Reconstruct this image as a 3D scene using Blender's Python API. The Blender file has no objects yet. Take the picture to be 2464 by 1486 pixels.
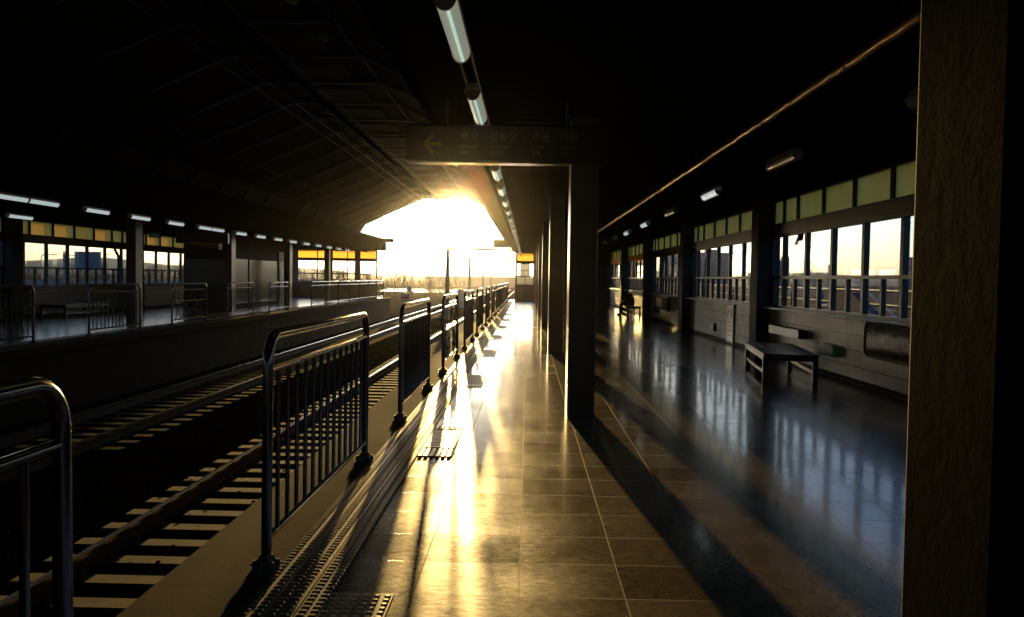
import bpy, bmesh, math, random
from mathutils import Vector, Matrix

# ------------------------------------------------------------------ camera, sky, sun, exposure
scene = bpy.context.scene
COL = scene.collection
rad = math.radians
EYE = 1.56
F, CX, CY, VPX, VPY = 2050.0, 1232.0, 743.0, 1270.0, 671.0
fw = Vector(((VPX - CX) / F, (VPY - CY) / F, 1.0)).normalized()
roll = rad(0.95)
up = Vector((math.sin(roll), -math.cos(roll), 0))
up = (up - fw * up.dot(fw)).normalized()
rt = fw.cross(up)
if rt.x < 0:
    rt = -rt
cam_data = bpy.data.cameras.new('camera')
cam = bpy.data.objects.new('camera', cam_data)
COL.objects.link(cam)
cx_ = Vector((rt[0], fw[0], up[0])); cy_ = -Vector((rt[1], fw[1], up[1])); cz_ = -Vector((rt[2], fw[2], up[2]))
M3 = Matrix((cx_, cy_, cz_)).transposed()
cam.matrix_world = Matrix.Translation((0, 0, EYE)) @ M3.to_4x4()
cam_data.sensor_width = 36.0
cam_data.lens = F / 2464.0 * 36.0
cam_data.clip_start = 0.05
cam_data.clip_end = 9000
scene.camera = cam

SUN_EL = math.atan(0.0832)
SUN_AZ = math.atan(-0.083)            # from +Y towards +X
world = bpy.data.worlds.new("World")
scene.world = world
world.use_nodes = True
wn = world.node_tree.nodes; wl = world.node_tree.links
wn.clear()
sky = wn.new('ShaderNodeTexSky'); sky.sky_type = 'NISHITA'; sky.sun_disc = False
sky.sun_elevation = SUN_EL
sky.sun_rotation = SUN_AZ
sky.altitude = 30; sky.air_density = 0.7; sky.dust_density = 1.8; sky.ozone_density = 3.6
bg = wn.new('ShaderNodeBackground'); bg.inputs['Strength'].default_value = 0.125
wo = wn.new('ShaderNodeOutputWorld')
wl.new(sky.outputs[0], bg.inputs[0]); wl.new(bg.outputs[0], wo.inputs['Surface'])

sun_d = bpy.data.lights.new('sun', 'SUN'); sun_d.energy = 2.0; sun_d.angle = rad(0.53)
sun_d.color = (1.0, 0.64, 0.21)
sun = bpy.data.objects.new('sun', sun_d); COL.objects.link(sun)
sdir = Vector((math.sin(SUN_AZ) * math.cos(SUN_EL), math.cos(SUN_AZ) * math.cos(SUN_EL), math.sin(SUN_EL)))
sun.rotation_euler = sdir.to_track_quat('Z', 'Y').to_euler()

vs = scene.view_settings
scene.display_settings.display_device = 'sRGB'
vs.view_transform = 'Standard'; vs.look = 'None'; vs.exposure = 1.7; vs.gamma = 1.0; vs.use_curve_mapping = False
cy = scene.cycles
cy.use_denoising = True
try:
    cy.denoiser = 'OPENIMAGEDENOISE'; cy.denoising_input_passes = 'RGB_ALBEDO_NORMAL'
except Exception:
    pass
cy.max_bounces = 8; cy.diffuse_bounces = 4; cy.glossy_bounces = 4; cy.transmission_bounces = 6
cy.transparent_max_bounces = 24; cy.volume_bounces = 0
cy.sample_clamp_indirect = 6.0; cy.sample_clamp_direct = 0
cy.caustics_reflective = True; cy.caustics_refractive = False
cy.use_adaptive_sampling = False

HAZE = 0.00010
rnd = random.Random(7)
# ------------------------------------------------------------------ helpers
class MB:
    """collects boxes, tubes and prisms and links them as one mesh object"""
    def __init__(s): s.v = []; s.f = []
    def quad(s, a, b, c, d):
        n = len(s.v); s.v += [a, b, c, d]; s.f.append((n, n+1, n+2, n+3))
    def poly(s, pts):
        n = len(s.v); s.v += list(pts); s.f.append(tuple(range(n, n+len(pts))))
    def box(s, x0, x1, y0, y1, z0, z1):
        n = len(s.v)
        s.v += [(x0,y0,z0),(x1,y0,z0),(x1,y1,z0),(x0,y1,z0),(x0,y0,z1),(x1,y0,z1),(x1,y1,z1),(x0,y1,z1)]
        for q in ((0,3,2,1),(4,5,6,7),(0,1,5,4),(1,2,6,5),(2,3,7,6),(3,0,4,7)):
            s.f.append(tuple(n+i for i in q))
        return s
    def prism(s, prof, y0, y1):
        """profile points (x,z) swept along y"""
        n = len(s.v); k = len(prof)
        s.v += [(x, y0, z) for x, z in prof] + [(x, y1, z) for x, z in prof]
        for i in range(k):
            j = (i+1) % k
            s.f.append((n+i, n+j, n+k+j, n+k+i))
        s.f.append(tuple(n+i for i in reversed(range(k)))); s.f.append(tuple(n+k+i for i in range(k)))
        return s
    def prism_x(s, prof, x0, x1):
        """profile points (y,z) swept along x"""
        n = len(s.v); k = len(prof)
        s.v += [(x0, y, z) for y, z in prof] + [(x1, y, z) for y, z in prof]
        for i in range(k):
            j = (i+1) % k
            s.f.append((n+i, n+j, n+k+j, n+k+i))
        s.f.append(tuple(n+i for i in reversed(range(k)))); s.f.append(tuple(n+k+i for i in range(k)))
        return s
    def tube(s, pts, r, seg=10, r2=None, cap=True):
        pts = [Vector(p) for p in pts]; n0 = len(s.v); N = len(pts)
        prev = None
        for i, p in enumerate(pts):
            d = (pts[min(i+1, N-1)] - pts[max(i-1, 0)]).normalized()
            if prev is None:
                a = Vector((0, 0, 1)) if abs(d.z) < 0.9 else Vector((1, 0, 0))
                u = d.cross(a).normalized()
            else:
                u = (prev - d * prev.dot(d)).normalized()
            prev = u; w = d.cross(u)
            rr = r if r2 is None else r + (r2-r)*i/(N-1)
            for k in range(seg):
                t = 2*math.pi*k/seg
                s.v.append(tuple(p + (u*math.cos(t) + w*math.sin(t))*rr))
        for i in range(N-1):
            for k in range(seg):
                a = n0+i*seg+k; b = n0+i*seg+(k+1) % seg
                s.f.append((a, b, b+seg, a+seg))
        if cap:
            s.f.append(tuple(n0+k for k in reversed(range(seg)))); s.f.append(tuple(n0+(N-1)*seg+k for k in range(seg)))
        return s
    def build(s, name, mat, parent=None, smooth=False, bevel=0.0, loc=None):
        me = bpy.data.meshes.new(name)
        me.from_pydata([tuple(v) for v in s.v], [], s.f)
        me.materials.append(mat)
        bm = bmesh.new(); bm.from_mesh(me)
        bmesh.ops.recalc_face_normals(bm, faces=bm.faces)
        bm.to_mesh(me); bm.free()
        o = bpy.data.objects.new(name, me); COL.objects.link(o)
        if smooth:
            for p in me.polygons: p.use_smooth = True
            try:
                me.set_sharp_from_angle(angle=rad(40))
            except Exception:
                pass
        if bevel:
            m = o.modifiers.new('bevel', 'BEVEL'); m.width = bevel; m.segments = 2; m.limit_method = 'ANGLE'
        if parent: o.parent = parent
        if loc: o.location = loc
        return o

def tag(o, label=None, cat=None, group=None, kind=None):
    if label: o['label'] = label
    if cat: o['category'] = cat
    if group: o['group'] = group
    if kind: o['kind'] = kind
    return o
def thing(name, label, cat, loc=(0, 0, 0), group=None):
    o = bpy.data.objects.new(name, None); COL.objects.link(o); o.location = loc; o.empty_display_size = 0.2
    return tag(o, label, cat, group)
def copy_tree(o, label=None, loc=None, parent=None):
    c = o.copy(); COL.objects.link(c); c.parent = parent
    if label: c['label'] = label
    if loc is not None: c.location = loc
    for ch in list(o.children): copy_tree(ch, parent=c)
    return c
_W = ['zeroth','first','second','third','fourth','fifth','sixth','seventh','eighth','ninth','tenth','eleventh','twelfth']
def nth(n):
    if n < len(_W): return _W[n]
    return '%d%s' % (n, {1:'st',2:'nd',3:'rd'}.get(n % 10 if n % 100 not in (11,12,13) else 0, 'th'))

# ------------------------------------------------------------------ materials
def mat(name, color=(0.5,0.5,0.5), rough=0.5, metal=0.0, spec=0.5):
    m = bpy.data.materials.new(name); m.use_nodes = True
    b = m.node_tree.nodes['Principled BSDF']
    b.inputs['Base Color'].default_value = (*color, 1)
    b.inputs['Roughness'].default_value = rough; b.inputs['Metallic'].default_value = metal
    b.inputs['Specular IOR Level'].default_value = spec
    return m
def N(m, t, **kw):
    n = m.node_tree.nodes.new(t)
    for k, v in kw.items(): setattr(n, k, v)
    return n
def L(m, a, b): m.node_tree.links.new(a, b)
def PB(m): return m.node_tree.nodes['Principled BSDF']
def coords(m, scale=(1,1,1), loc=(0,0,0)):
    tc = N(m, 'ShaderNodeTexCoord'); mp = N(m, 'ShaderNodeMapping')
    mp.inputs['Scale'].default_value = scale; mp.inputs['Location'].default_value = loc
    L(m, tc.outputs['Object'], mp.inputs[0]); return mp.outputs[0]
def noise(m, vec, scale, detail=4, rough=0.5):
    n = N(m, 'ShaderNodeTexNoise'); n.inputs['Scale'].default_value = scale
    n.inputs['Detail'].default_value = detail; n.inputs['Roughness'].default_value = rough
    L(m, vec, n.inputs['Vector']); return n.outputs['Fac']
def ramp(m, fac, stops):
    r = N(m, 'ShaderNodeValToRGB'); e = r.color_ramp.elements
    while len(e) < len(stops): e.new(0.5)
    for el, (p, c) in zip(e, stops):
        el.position = p; el.color = (*c, 1) if len(c) == 3 else c
    L(m, fac, r.inputs[0]); return r.outputs[0]
def mathn(m, op, a, b=None, c=None):
    n = N(m, 'ShaderNodeMath', operation=op)
    for i, x in enumerate((a, b, c)):
        if x is None: continue
        if isinstance(x, (int, float)): n.inputs[i].default_value = x
        else: L(m, x, n.inputs[i])
    return n.outputs[0]
def maprange(m, v, a, b, c, d):
    n = N(m, 'ShaderNodeMapRange')
    for i, x in enumerate((v, a, b, c, d)):
        if isinstance(x, (int, float)): n.inputs[i].default_value = x
        else: L(m, x, n.inputs[i])
    return n.outputs[0]
def bump(m, h, strength=0.3, dist=0.01, target=None):
    b = N(m, 'ShaderNodeBump'); b.inputs['Strength'].default_value = strength; b.inputs['Distance'].default_value = dist
    L(m, h, b.inputs['Height']); L(m, b.outputs[0], (target or PB(m)).inputs['Normal']); return b
def mixc(m, fac, a, b, mode='MIX'):
    n = N(m, 'ShaderNodeMix', data_type='RGBA', blend_type=mode)
    if isinstance(fac, (int, float)): n.inputs[0].default_value = fac
    else: L(m, fac, n.inputs[0])
    for i, x in ((6, a), (7, b)):
        if isinstance(x, tuple): n.inputs[i].default_value = (*x, 1)
        else: L(m, x, n.inputs[i])
    return n.outputs[2]
def joint_mask(m, vec, px, py, ox, oy, w):
    """1 on the joints of a px by py grid"""
    s = N(m, 'ShaderNodeSeparateXYZ'); L(m, vec, s.inputs[0])
    out = []
    for comp, p, o in ((s.outputs[0], px, ox), (s.outputs[1], py, oy)):
        f = mathn(m, 'DIVIDE', mathn(m, 'SUBTRACT', comp, o), p)
        fr = mathn(m, 'FRACT', f)
        d = mathn(m, 'MINIMUM', fr, mathn(m, 'SUBTRACT', 1.0, fr))
        out.append(mathn(m, 'LESS_THAN', mathn(m, 'MULTIPLY', d, p), w/2))
    cell = N(m, 'ShaderNodeCombineXYZ')
    L(m, mathn(m, 'FLOOR', mathn(m, 'DIVIDE', mathn(m, 'SUBTRACT', s.outputs[0], ox), px)), cell.inputs[0])
    L(m, mathn(m, 'FLOOR', mathn(m, 'DIVIDE', mathn(m, 'SUBTRACT', s.outputs[1], oy), py)), cell.inputs[1])
    wn_ = N(m, 'ShaderNodeTexWhiteNoise', noise_dimensions='2D'); L(m, cell.outputs[0], wn_.inputs['Vector'])
    return mathn(m, 'MAXIMUM', out[0], out[1]), wn_.outputs['Value']

def floor_material():
    m = mat('polished granite floor', rough=0.2, spec=0.6)
    v = coords(m)
    jm, cell = joint_mask(m, v, 0.522, 0.494, -0.54, 4.126, 0.005)
    n1 = noise(m, v, 55, 6, 0.7); n2 = noise(m, v, 7, 5, 0.65)
    n3 = noise(m, coords(m, (1, 2.6, 1)), 16, 6, 0.7)
    base = ramp(m, n2, [(0.3, (0.11,0.078,0.046)), (0.7, (0.20,0.145,0.088))])
    base = mixc(m, 0.46, base, ramp(m, n3, [(0.38, (0.04,0.027,0.016)), (0.55, (0.17,0.122,0.072)), (0.75, (0.30,0.22,0.135))]))
    base = mixc(m, 0.35, base, ramp(m, n1, [(0.35, (0.03,0.025,0.02)), (0.65, (0.28,0.225,0.155))]))
    tint = ramp(m, cell, [(0, (0.88,0.88,0.88)), (1, (1.08,1.07,1.05))])
    base = mixc(m, 1.0, base, tint, 'MULTIPLY')
    base = mixc(m, jm, base, (0.03,0.025,0.02))
    L(m, base, PB(m).inputs['Base Color'])
    r = maprange(m, n3, 0.35, 0.7, 0.17, 0.24)
    r = mathn(m, 'ADD', r, maprange(m, noise(m, v, 0.9, 6, 0.75), 0.35, 0.7, -0.03, 0.06))
    r = mathn(m, 'ADD', r, maprange(m, cell, 0, 1, -0.01, 0.03))
    r = mathn(m, 'MAXIMUM', r, mathn(m, 'MULTIPLY', jm, 0.7))
    L(m, r, PB(m).inputs['Roughness'])
    h = mathn(m, 'SUBTRACT', mathn(m, 'ADD', mathn(m, 'MULTIPLY', n3, 0.06), mathn(m, 'MULTIPLY', noise(m, v, 1.6, 2), 0.10)), mathn(m, 'MULTIPLY', jm, 0.9))
    bump(m, h, 0.30, 0.003)
    PB(m).inputs['Coat Weight'].default_value = 0.35; PB(m).inputs['Coat Roughness'].default_value = 0.08
    return m
def slab_material():
    m = mat('bush hammered granite edge', rough=0.85, spec=0.03)
    v = coords(m)
    jm, cell = joint_mask(m, v, 5.0, 0.6, -4.0, 4.18, 0.008)
    n1 = noise(m, v, 90, 5, 0.7); n2 = noise(m, v, 4, 4, 0.6)
    base = mixc(m, 0.5, ramp(m, n2, [(0.3, (0.04,0.027,0.015)), (0.7, (0.075,0.052,0.031))]), ramp(m, n1, [(0.35, (0.012,0.008,0.005)), (0.68, (0.12,0.085,0.052))]))
    base = mixc(m, jm, base, (0.03,0.025,0.02))
    L(m, base, PB(m).inputs['Base Color'])
    bump(m, mathn(m, 'SUBTRACT', n1, jm), 0.9, 0.003)
    return m
def rough_mat(name, c1, c2, scale=8, rough=0.8, bstr=0.5, bdist=0.01, bscale=None, metal=0.0, spec=0.4):
    m = mat(name, rough=rough, metal=metal, spec=spec); v = coords(m)
    n = noise(m, v, scale, 6, 0.65)
    L(m, ramp(m, n, [(0.3, c1), (0.7, c2)]), PB(m).inputs['Base Color'])
    bump(m, noise(m, v, bscale or scale*4, 6, 0.7), bstr, bdist)
    return m
def tile_wall_material():
    m = mat('ribbed wall tiles', rough=0.42, spec=0.5)
    tc = N(m, 'ShaderNodeTexCoord'); s = N(m, 'ShaderNodeSeparateXYZ'); L(m, tc.outputs['Object'], s.inputs[0])
    c = N(m, 'ShaderNodeCombineXYZ')
    L(m, mathn(m, 'ADD', s.outputs[0], s.outputs[1]), c.inputs[0]); L(m, s.outputs[2], c.inputs[1])
    jm, cell = joint_mask(m, c.outputs[0], 0.085, 0.245, 0.0, 0.03, 0.006)
    jm2, _ = joint_mask(m, c.outputs[0], 50.0, 0.245, -3.0, 0.03, 0.014)
    ribs = mathn(m, 'ABSOLUTE', mathn(m, 'SINE', mathn(m, 'MULTIPLY', s.outputs[1], math.pi/0.0283)))
    base = mixc(m, 0.5, ramp(m, cell, [(0, (0.34,0.27,0.18)), (1, (0.50,0.40,0.28))]), ramp(m, noise(m, c.outputs[0], 3, 4), [(0.3, (0.30,0.24,0.16)), (0.7, (0.48,0.39,0.27))]))
    base = mixc(m, mathn(m, 'MAXIMUM', mathn(m, 'MULTIPLY', jm, 0.6), jm2), base, (0.04,0.033,0.027))
    L(m, base, PB(m).inputs['Base Color'])
    bump(m, mathn(m, 'SUBTRACT', mathn(m, 'MULTIPLY', ribs, 0.35), mathn(m, 'MAXIMUM', jm, jm2)), 0.7, 0.006)
    return m
def glass_material(name, tint=(0.985,0.995,0.985), extra=0.01):
    m = bpy.data.materials.new(name); m.use_nodes = True; nt = m.node_tree; nt.nodes.clear()
    o = N(m, 'ShaderNodeOutputMaterial'); mx = N(m, 'ShaderNodeMixShader'); t = N(m, 'ShaderNodeBsdfTransparent'); g = N(m, 'ShaderNodeBsdfGlossy')
    fr = N(m, 'ShaderNodeFresnel'); fr.inputs[0].default_value = 1.5
    v = coords(m); dirt = maprange(m, noise(m, v, 2.2, 5, 0.7), 0.35, 0.75, 0.95, 1.0)
    L(m, mixc(m, 1.0, tint, N_rgb(m, dirt), 'MULTIPLY'), t.inputs[0])
    g.inputs['Roughness'].default_value = 0.02
    L(m, mathn(m, 'ADD', mathn(m, 'MULTIPLY', fr.outputs[0], 0.45), extra), mx.inputs[0])
    L(m, t.outputs[0], mx.inputs[1]); L(m, g.outputs[0], mx.inputs[2]); L(m, mx.outputs[0], o.inputs[0])
    return m
def N_rgb(m, val):
    c = N(m, 'ShaderNodeCombineColor')
    for i in range(3): L(m, val, c.inputs[i])
    return c.outputs[0]
def frosted_material():
    m = bpy.data.materials.new('yellowed frosted panel'); m.use_nodes = True; nt = m.node_tree; nt.nodes.clear()
    o = N(m, 'ShaderNodeOutputMaterial'); mx = N(m, 'ShaderNodeMixShader'); t = N(m, 'ShaderNodeBsdfTranslucent'); d = N(m, 'ShaderNodeBsdfPrincipled')
    v = coords(m)
    c = ramp(m, noise(m, v, 1.4, 6, 0.7), [(0.3, (0.96,0.64,0.24)), (0.7, (1.0,0.74,0.32))])
    L(m, c, t.inputs[0]); d.inputs['Base Color'].default_value = (0.5,0.42,0.25,1); d.inputs['Roughness'].default_value = 0.35
    mx.inputs[0].default_value = 0.03
    L(m, t.outputs[0], mx.inputs[1]); L(m, d.outputs[0], mx.inputs[2]); L(m, mx.outputs[0], o.inputs[0])
    return m

M = {}
M['floor'] = floor_material()
M['slab'] = slab_material()
M['tiles'] = tile_wall_material()
M['glass'] = glass_material('window glass')
M['frosted'] = frosted_material()
M['concrete'] = rough_mat('stained concrete', (0.02,0.016,0.013), (0.05,0.04,0.033), 3, 0.85, 0.5, 0.01, 30, spec=0.06)
M['sleeper'] = rough_mat('concrete sleeper', (0.045,0.034,0.024), (0.19,0.15,0.105), 4, 0.85, 0.4, 0.004, 60)
M['ballast_bed'] = rough_mat('ballast bed', (0.004,0.0035,0.003), (0.010,0.009,0.008), 22, 1.0, 0.2, 0.005, 26, spec=0.0)
M['stone'] = rough_mat('ballast stone', (0.004,0.0035,0.003), (0.022,0.019,0.016), 2, 1.0, 0.2, 0.005, 40, spec=0.0)
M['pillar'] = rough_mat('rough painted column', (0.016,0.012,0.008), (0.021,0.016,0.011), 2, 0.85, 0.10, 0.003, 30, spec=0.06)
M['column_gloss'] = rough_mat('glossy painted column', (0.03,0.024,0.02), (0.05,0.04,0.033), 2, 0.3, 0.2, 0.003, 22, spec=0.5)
M['wallpaint'] = rough_mat('dark painted wall', (0.06,0.05,0.042), (0.10,0.085,0.07), 2, 0.6, 0.3, 0.004, 30, spec=0.06)
M['frame'] = rough_mat('brown aluminium', (0.035,0.028,0.022), (0.06,0.048,0.038), 3, 0.38, 0.1, 0.002, 50, metal=0.3)
M['band'] = rough_mat('brown metal band', (0.10,0.07,0.045), (0.16,0.11,0.07), 1.2, 0.4, 0.1, 0.002, 50, metal=0.4)
M['sill'] = rough_mat('pale stone sill', (0.35,0.31,0.25), (0.5,0.45,0.37), 6, 0.4, 0.2, 0.002, 60)
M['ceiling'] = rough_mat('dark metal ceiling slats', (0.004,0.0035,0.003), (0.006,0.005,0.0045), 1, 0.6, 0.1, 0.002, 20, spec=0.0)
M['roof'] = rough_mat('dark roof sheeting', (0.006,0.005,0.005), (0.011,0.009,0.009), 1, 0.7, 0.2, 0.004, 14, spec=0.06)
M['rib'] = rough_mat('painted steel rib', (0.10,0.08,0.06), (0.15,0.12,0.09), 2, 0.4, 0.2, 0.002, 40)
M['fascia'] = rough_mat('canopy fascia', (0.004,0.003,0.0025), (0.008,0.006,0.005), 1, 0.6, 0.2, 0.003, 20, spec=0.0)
M['white'] = rough_mat('chalky white bracket', (0.5,0.47,0.42), (0.7,0.66,0.6), 8, 0.5, 0.2, 0.002, 40)
M['steel'] = rough_mat('stainless tube', (0.15,0.13,0.115), (0.22,0.195,0.17), 14, 0.15, 0.15, 0.0008, 120, metal=1.0)
M['castfoot'] = rough_mat('dull cast foot', (0.10,0.085,0.07), (0.2,0.17,0.14), 20, 0.45, 0.5, 0.003, 80, metal=0.7)
M['rail_steel'] = rough_mat('polished rail head', (0.45,0.40,0.35), (0.60,0.54,0.48), 3, 0.22, 0.1, 0.001, 50, metal=1.0)
M['rail_rust'] = rough_mat('rusty rail web', (0.08,0.045,0.028), (0.15,0.09,0.055), 12, 0.8, 0.5, 0.003, 80)
M['tactile'] = rough_mat('worn steel tactile bar', (0.30,0.27,0.23), (0.46,0.42,0.36), 30, 0.34, 0.3, 0.001, 150, metal=0.9)
M['tactile_base'] = rough_mat('tactile base', (0.09,0.075,0.055), (0.17,0.145,0.11), 24, 0.55, 0.4, 0.001, 120)
M['wood'] = rough_mat('dark varnished wood', (0.04,0.026,0.018), (0.08,0.052,0.034), 5, 0.35, 0.2, 0.001, 60)
M['poster'] = rough_mat('pale printed poster', (0.45,0.40,0.30), (0.72,0.66,0.52), 3.2, 0.3, 0.0, 0.001)
M['board'] = rough_mat('dark glossy board', (0.03,0.026,0.022), (0.10,0.085,0.06), 2.5, 0.08, 0.0, 0.001)
M['signface'] = rough_mat('navy sign face', (0.010,0.009,0.020), (0.015,0.013,0.028), 1, 0.3, 0.0, 0.001)
M['lettering'] = mat('white sign lettering', (0.14,0.13,0.12), 0.4)
M['yellow'] = mat('yellow arrow vinyl', (0.10,0.075,0.02), 0.4)
M['black'] = mat('black plastic', (0.02,0.02,0.02), 0.4)
M['conduit'] = rough_mat('ribbed copper coloured conduit', (0.42,0.22,0.10), (0.60,0.34,0.17), 9, 0.4, 0.7, 0.006, 14, metal=0.5)
M['green'] = mat('green exit face', (0.05,0.35,0.16), 0.4)
def emit(name, col, s, base=(0.7,0.72,0.7)):
    m = mat(name, base, 0.25); b = PB(m); b.inputs['Emission Color'].default_value = (*col, 1); b.inputs['Emission Strength'].default_value = s
    return m
M['lit'] = emit('lit fluorescent diffuser', (0.72,0.84,0.86), 0.17)
M['tube_on'] = emit('glowing fluorescent tube', (0.6,0.95,0.78), 0.2)
M['diffuser'] = mat('milky diffuser', (0.42,0.44,0.38), 0.22)
M['dim_glint'] = emit('dimly lit diffuser', (0.80,0.85,0.66), 0.08, (0.3,0.32,0.27))  # emission stands in for sun glint along the near lamp row
M['exit_on'] = emit('lit green exit sign', (0.2,0.8,0.45), 0.004, (0.02,0.10,0.05))
# outside
M['ground'] = rough_mat('winter ground', (0.018,0.014,0.009), (0.045,0.036,0.024), 0.06, 1.0, 0.2, 0.05, 0.8, spec=0.0)
M['asphalt'] = rough_mat('asphalt', (0.04,0.04,0.04), (0.06,0.06,0.06), 1, 0.7, 0.3, 0.01, 20)
M['hill'] = rough_mat('wooded hill', (0.035,0.04,0.03), (0.07,0.065,0.045), 0.01, 1.0, 0.6, 3, 0.05)
M['twig'] = rough_mat('bare twigs', (0.06,0.045,0.035), (0.11,0.085,0.06), 2, 0.9, 0.3, 0.01)
M['building'] = rough_mat('far apartment concrete', (0.14,0.15,0.16), (0.20,0.20,0.20), 0.1, 0.9, 0.1, 0.05, 1, spec=0.1)
M['window_dark'] = mat('dark window band', (0.09,0.10,0.11), 0.4)
M['barrier'] = rough_mat('blue noise barrier', (0.030,0.048,0.10), (0.045,0.07,0.14), 0.5, 0.8, 0.1, 0.01, spec=0.05)
M['barrier_grey'] = rough_mat('grey blue barrier', (0.10,0.12,0.15), (0.15,0.17,0.20), 0.5, 0.7, 0.1, 0.01)
M['post_grey'] = rough_mat('galvanised pole', (0.18,0.18,0.18), (0.26,0.26,0.25), 2, 0.5, 0.1, 0.01, metal=0.3)
M['mast'] = rough_mat('weathered mast steel', (0.10,0.085,0.07), (0.17,0.14,0.12), 2, 0.6, 0.3, 0.01, metal=0.2)
M['skin'] = mat('skin', (0.58,0.38,0.27), 0.5)
M['cloth_dark'] = rough_mat('dark coat cloth', (0.015,0.014,0.018), (0.03,0.028,0.034), 10, 0.9, 0.4, 0.005)
M['hair'] = mat('dark hair', (0.02,0.015,0.012), 0.5)
M['vending'] = rough_mat('glossy dark panel', (0.05,0.045,0.05), (0.075,0.07,0.075), 1, 0.18, 0.0, 0.001)
M['door_blue'] = rough_mat('blue grey door', (0.05,0.06,0.10), (0.07,0.08,0.13), 1, 0.35, 0.1, 0.001)
water = mat('pond water', (0.03,0.035,0.03), 0.06); bump(water, noise(water, coords(water), 1.5, 3), 0.25, 0.05); M['water'] = water

# ------------------------------------------------------------------ layout numbers (metres; camera at 0,0; y runs along the tracks)
NE, FE = -1.845, -10.05          # near / far platform edges
NW, FW = 5.10, -16.60            # near / far outer walls
COLP = 8.70                      # column spacing
COL0 = 1.05                      # back face of the first column
RAILZ = -1.20
END = 61.5; BACK = -90.0
CEIL = 3.36
WALL_END = 59.8

# ------------------------------------------------------------------ ground, pit and platforms
def add_sheet(name, x0, x1, y0, y1, z, m, kind='structure', sub=1):
    b = MB(); b.quad((x0,y0,z),(x1,y0,z),(x1,y1,z),(x0,y1,z)); o = b.build(name, m); o['kind'] = kind; return o
add_sheet('ground', -2700, 2700, -400, 3200, -2.0, M['ground'])
b = MB(); b.prism([(NE+.12,-1.62),(NW+.4,-1.62),(NW+.4,-0.004),(NE+.12,-0.004)], BACK, 62.9)
o = b.build('platform_base', M['concrete']); o['kind'] = 'structure'
b = MB(); b.prism([(FW-.4,-1.62),(FE-.12,-1.62),(FE-.12,-0.004),(FW-.4,-0.004)], BACK, 62.9)
o = b.build('platform_base', M['concrete']); o['kind'] = 'structure'
# floor surfaces
b = MB(); b.box(-1.30, NW+.3, BACK, 62.9, -0.003, 0.0); o = b.build('platform_floor', M['floor']); o['kind'] = 'structure'
b = MB(); b.box(FW-.3, -10.60, BACK, 62.9, -0.003, 0.0); o = b.build('platform_floor', M['floor']); o['kind'] = 'structure'
b = MB(); b.box(NE, -1.303, BACK, 62.9, -0.16, 0.0); o = b.build('platform_edge_slabs', M['slab'], bevel=0.008); o['kind'] = 'structure'
b = MB(); b.box(-10.597, FE, BACK, 62.9, -0.16, 0.0); o = b.build('platform_edge_slabs', M['slab'], bevel=0.008); o['kind'] = 'structure'
# track bed with shoulders
def displaced_bed(name, x0, x1, y0, y1, z, nx, ny):
    b = MB(); r = random.Random(3)
    xs = [x0+(x1-x0)*i/nx for i in range(nx+1)]; ys = [y0+(y1-y0)*j/ny for j in range(ny+1)]
    for yv in ys:
        for xv in xs:
            hump = 0.0
            for c in (-3.61, -7.96):
                d = abs(xv-c); hump = max(hump, 0.095*max(0, min(1, (2.0-d)/0.7)))
            b.v.append((xv+r.uniform(-.03,.03), yv+r.uniform(-.03,.03), z+hump+r.uniform(-.025,.025)))
    for j in range(ny):
        for i in range(nx):
            a = j*(nx+1)+i; b.f.append((a, a+1, a+nx+2, a+nx+1))
    o = b.build(name, M['ballast_bed']); o['kind'] = 'structure'; return o
displaced_bed('track_bed', FE-.1, NE+.1, BACK, 220, -1.52, 60, 900)

# loose ballast stones: one object, nobody could count them
b = MB(); r = random.Random(12)
def stone(b, x, y, z, s, r):
    n = len(b.v); ang = r.uniform(0, 6.28); ca, sa = math.cos(ang), math.sin(ang)
    for (dx, dy, dz) in ((-1,-.8,-.5),(1,-.9,-.5),(.9,1,-.5),(-1,.8,-.5),(-.6,-.5,.6),(.7,-.4,.7),(.5,.6,.5),(-.5,.6,.7)):
        q = (dx*s*r.uniform(.6,1.1), dy*s*r.uniform(.6,1.1), dz*s*r.uniform(.7,1.2))
        b.v.append((x+q[0]*ca-q[1]*sa, y+q[0]*sa+q[1]*ca, z+q[2]))
    for f in ((0,3,2,1),(4,5,6,7),(0,1,5,4),(1,2,6,5),(2,3,7,6),(3,0,4,7)): b.f.append(tuple(n+i for i in f))
for i in range(28000):
    y = 3.0 + 60*(r.random()**1.7); x = r.uniform(FE+.1, NE-.1)
    hump = max(0.095*max(0, min(1, (2.0-abs(x-c))/0.7)) for c in (-3.61, -7.96))
    stone(b, x, y, -1.515+hump+r.uniform(0,.03), r.uniform(.016,.036), r)
o = b.build('gravel', M['stone']); tag(o, kind='stuff')

# rails
def rail(x, y0, y1, label, name='rail', x1=None, n=1):
    t = thing(name, label, 'rail', (x, y0, RAILZ-0.17), 'railway rails')
    web = MB(); head = MB(); L_ = y1-y0
    web.prism([(-.07,0),(.07,0),(.07,.012),(.012,.03),(.012,.125),(-.012,.125),(-.012,.03),(-.07,.012)], 0, L_)
    head.prism([(-.035,.125),(.035,.125),(.036,.16),(.026,.17),(-.026,.17),(-.036,.16)], 0, L_)
    w = web.build('rail_web', M['rail_rust'], t); h = head.build('rail_head', M['rail_steel'], t, smooth=False)
    if x1 is not None:
        t.rotation_euler.z = -math.atan2(x1-x, L_)
    return t
rail(-4.33, BACK, 210, 'polished steel rail of the near track farther from the camera')
rail(-2.89, BACK, 210, 'rail tucked close below the near platform edge')
rail(-7.24, BACK, 210, 'shining rail of the far track nearer the ballast strip')
rail(-8.68, BACK, 210, 'outermost rail of the far track beside the opposite platform')
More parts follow.
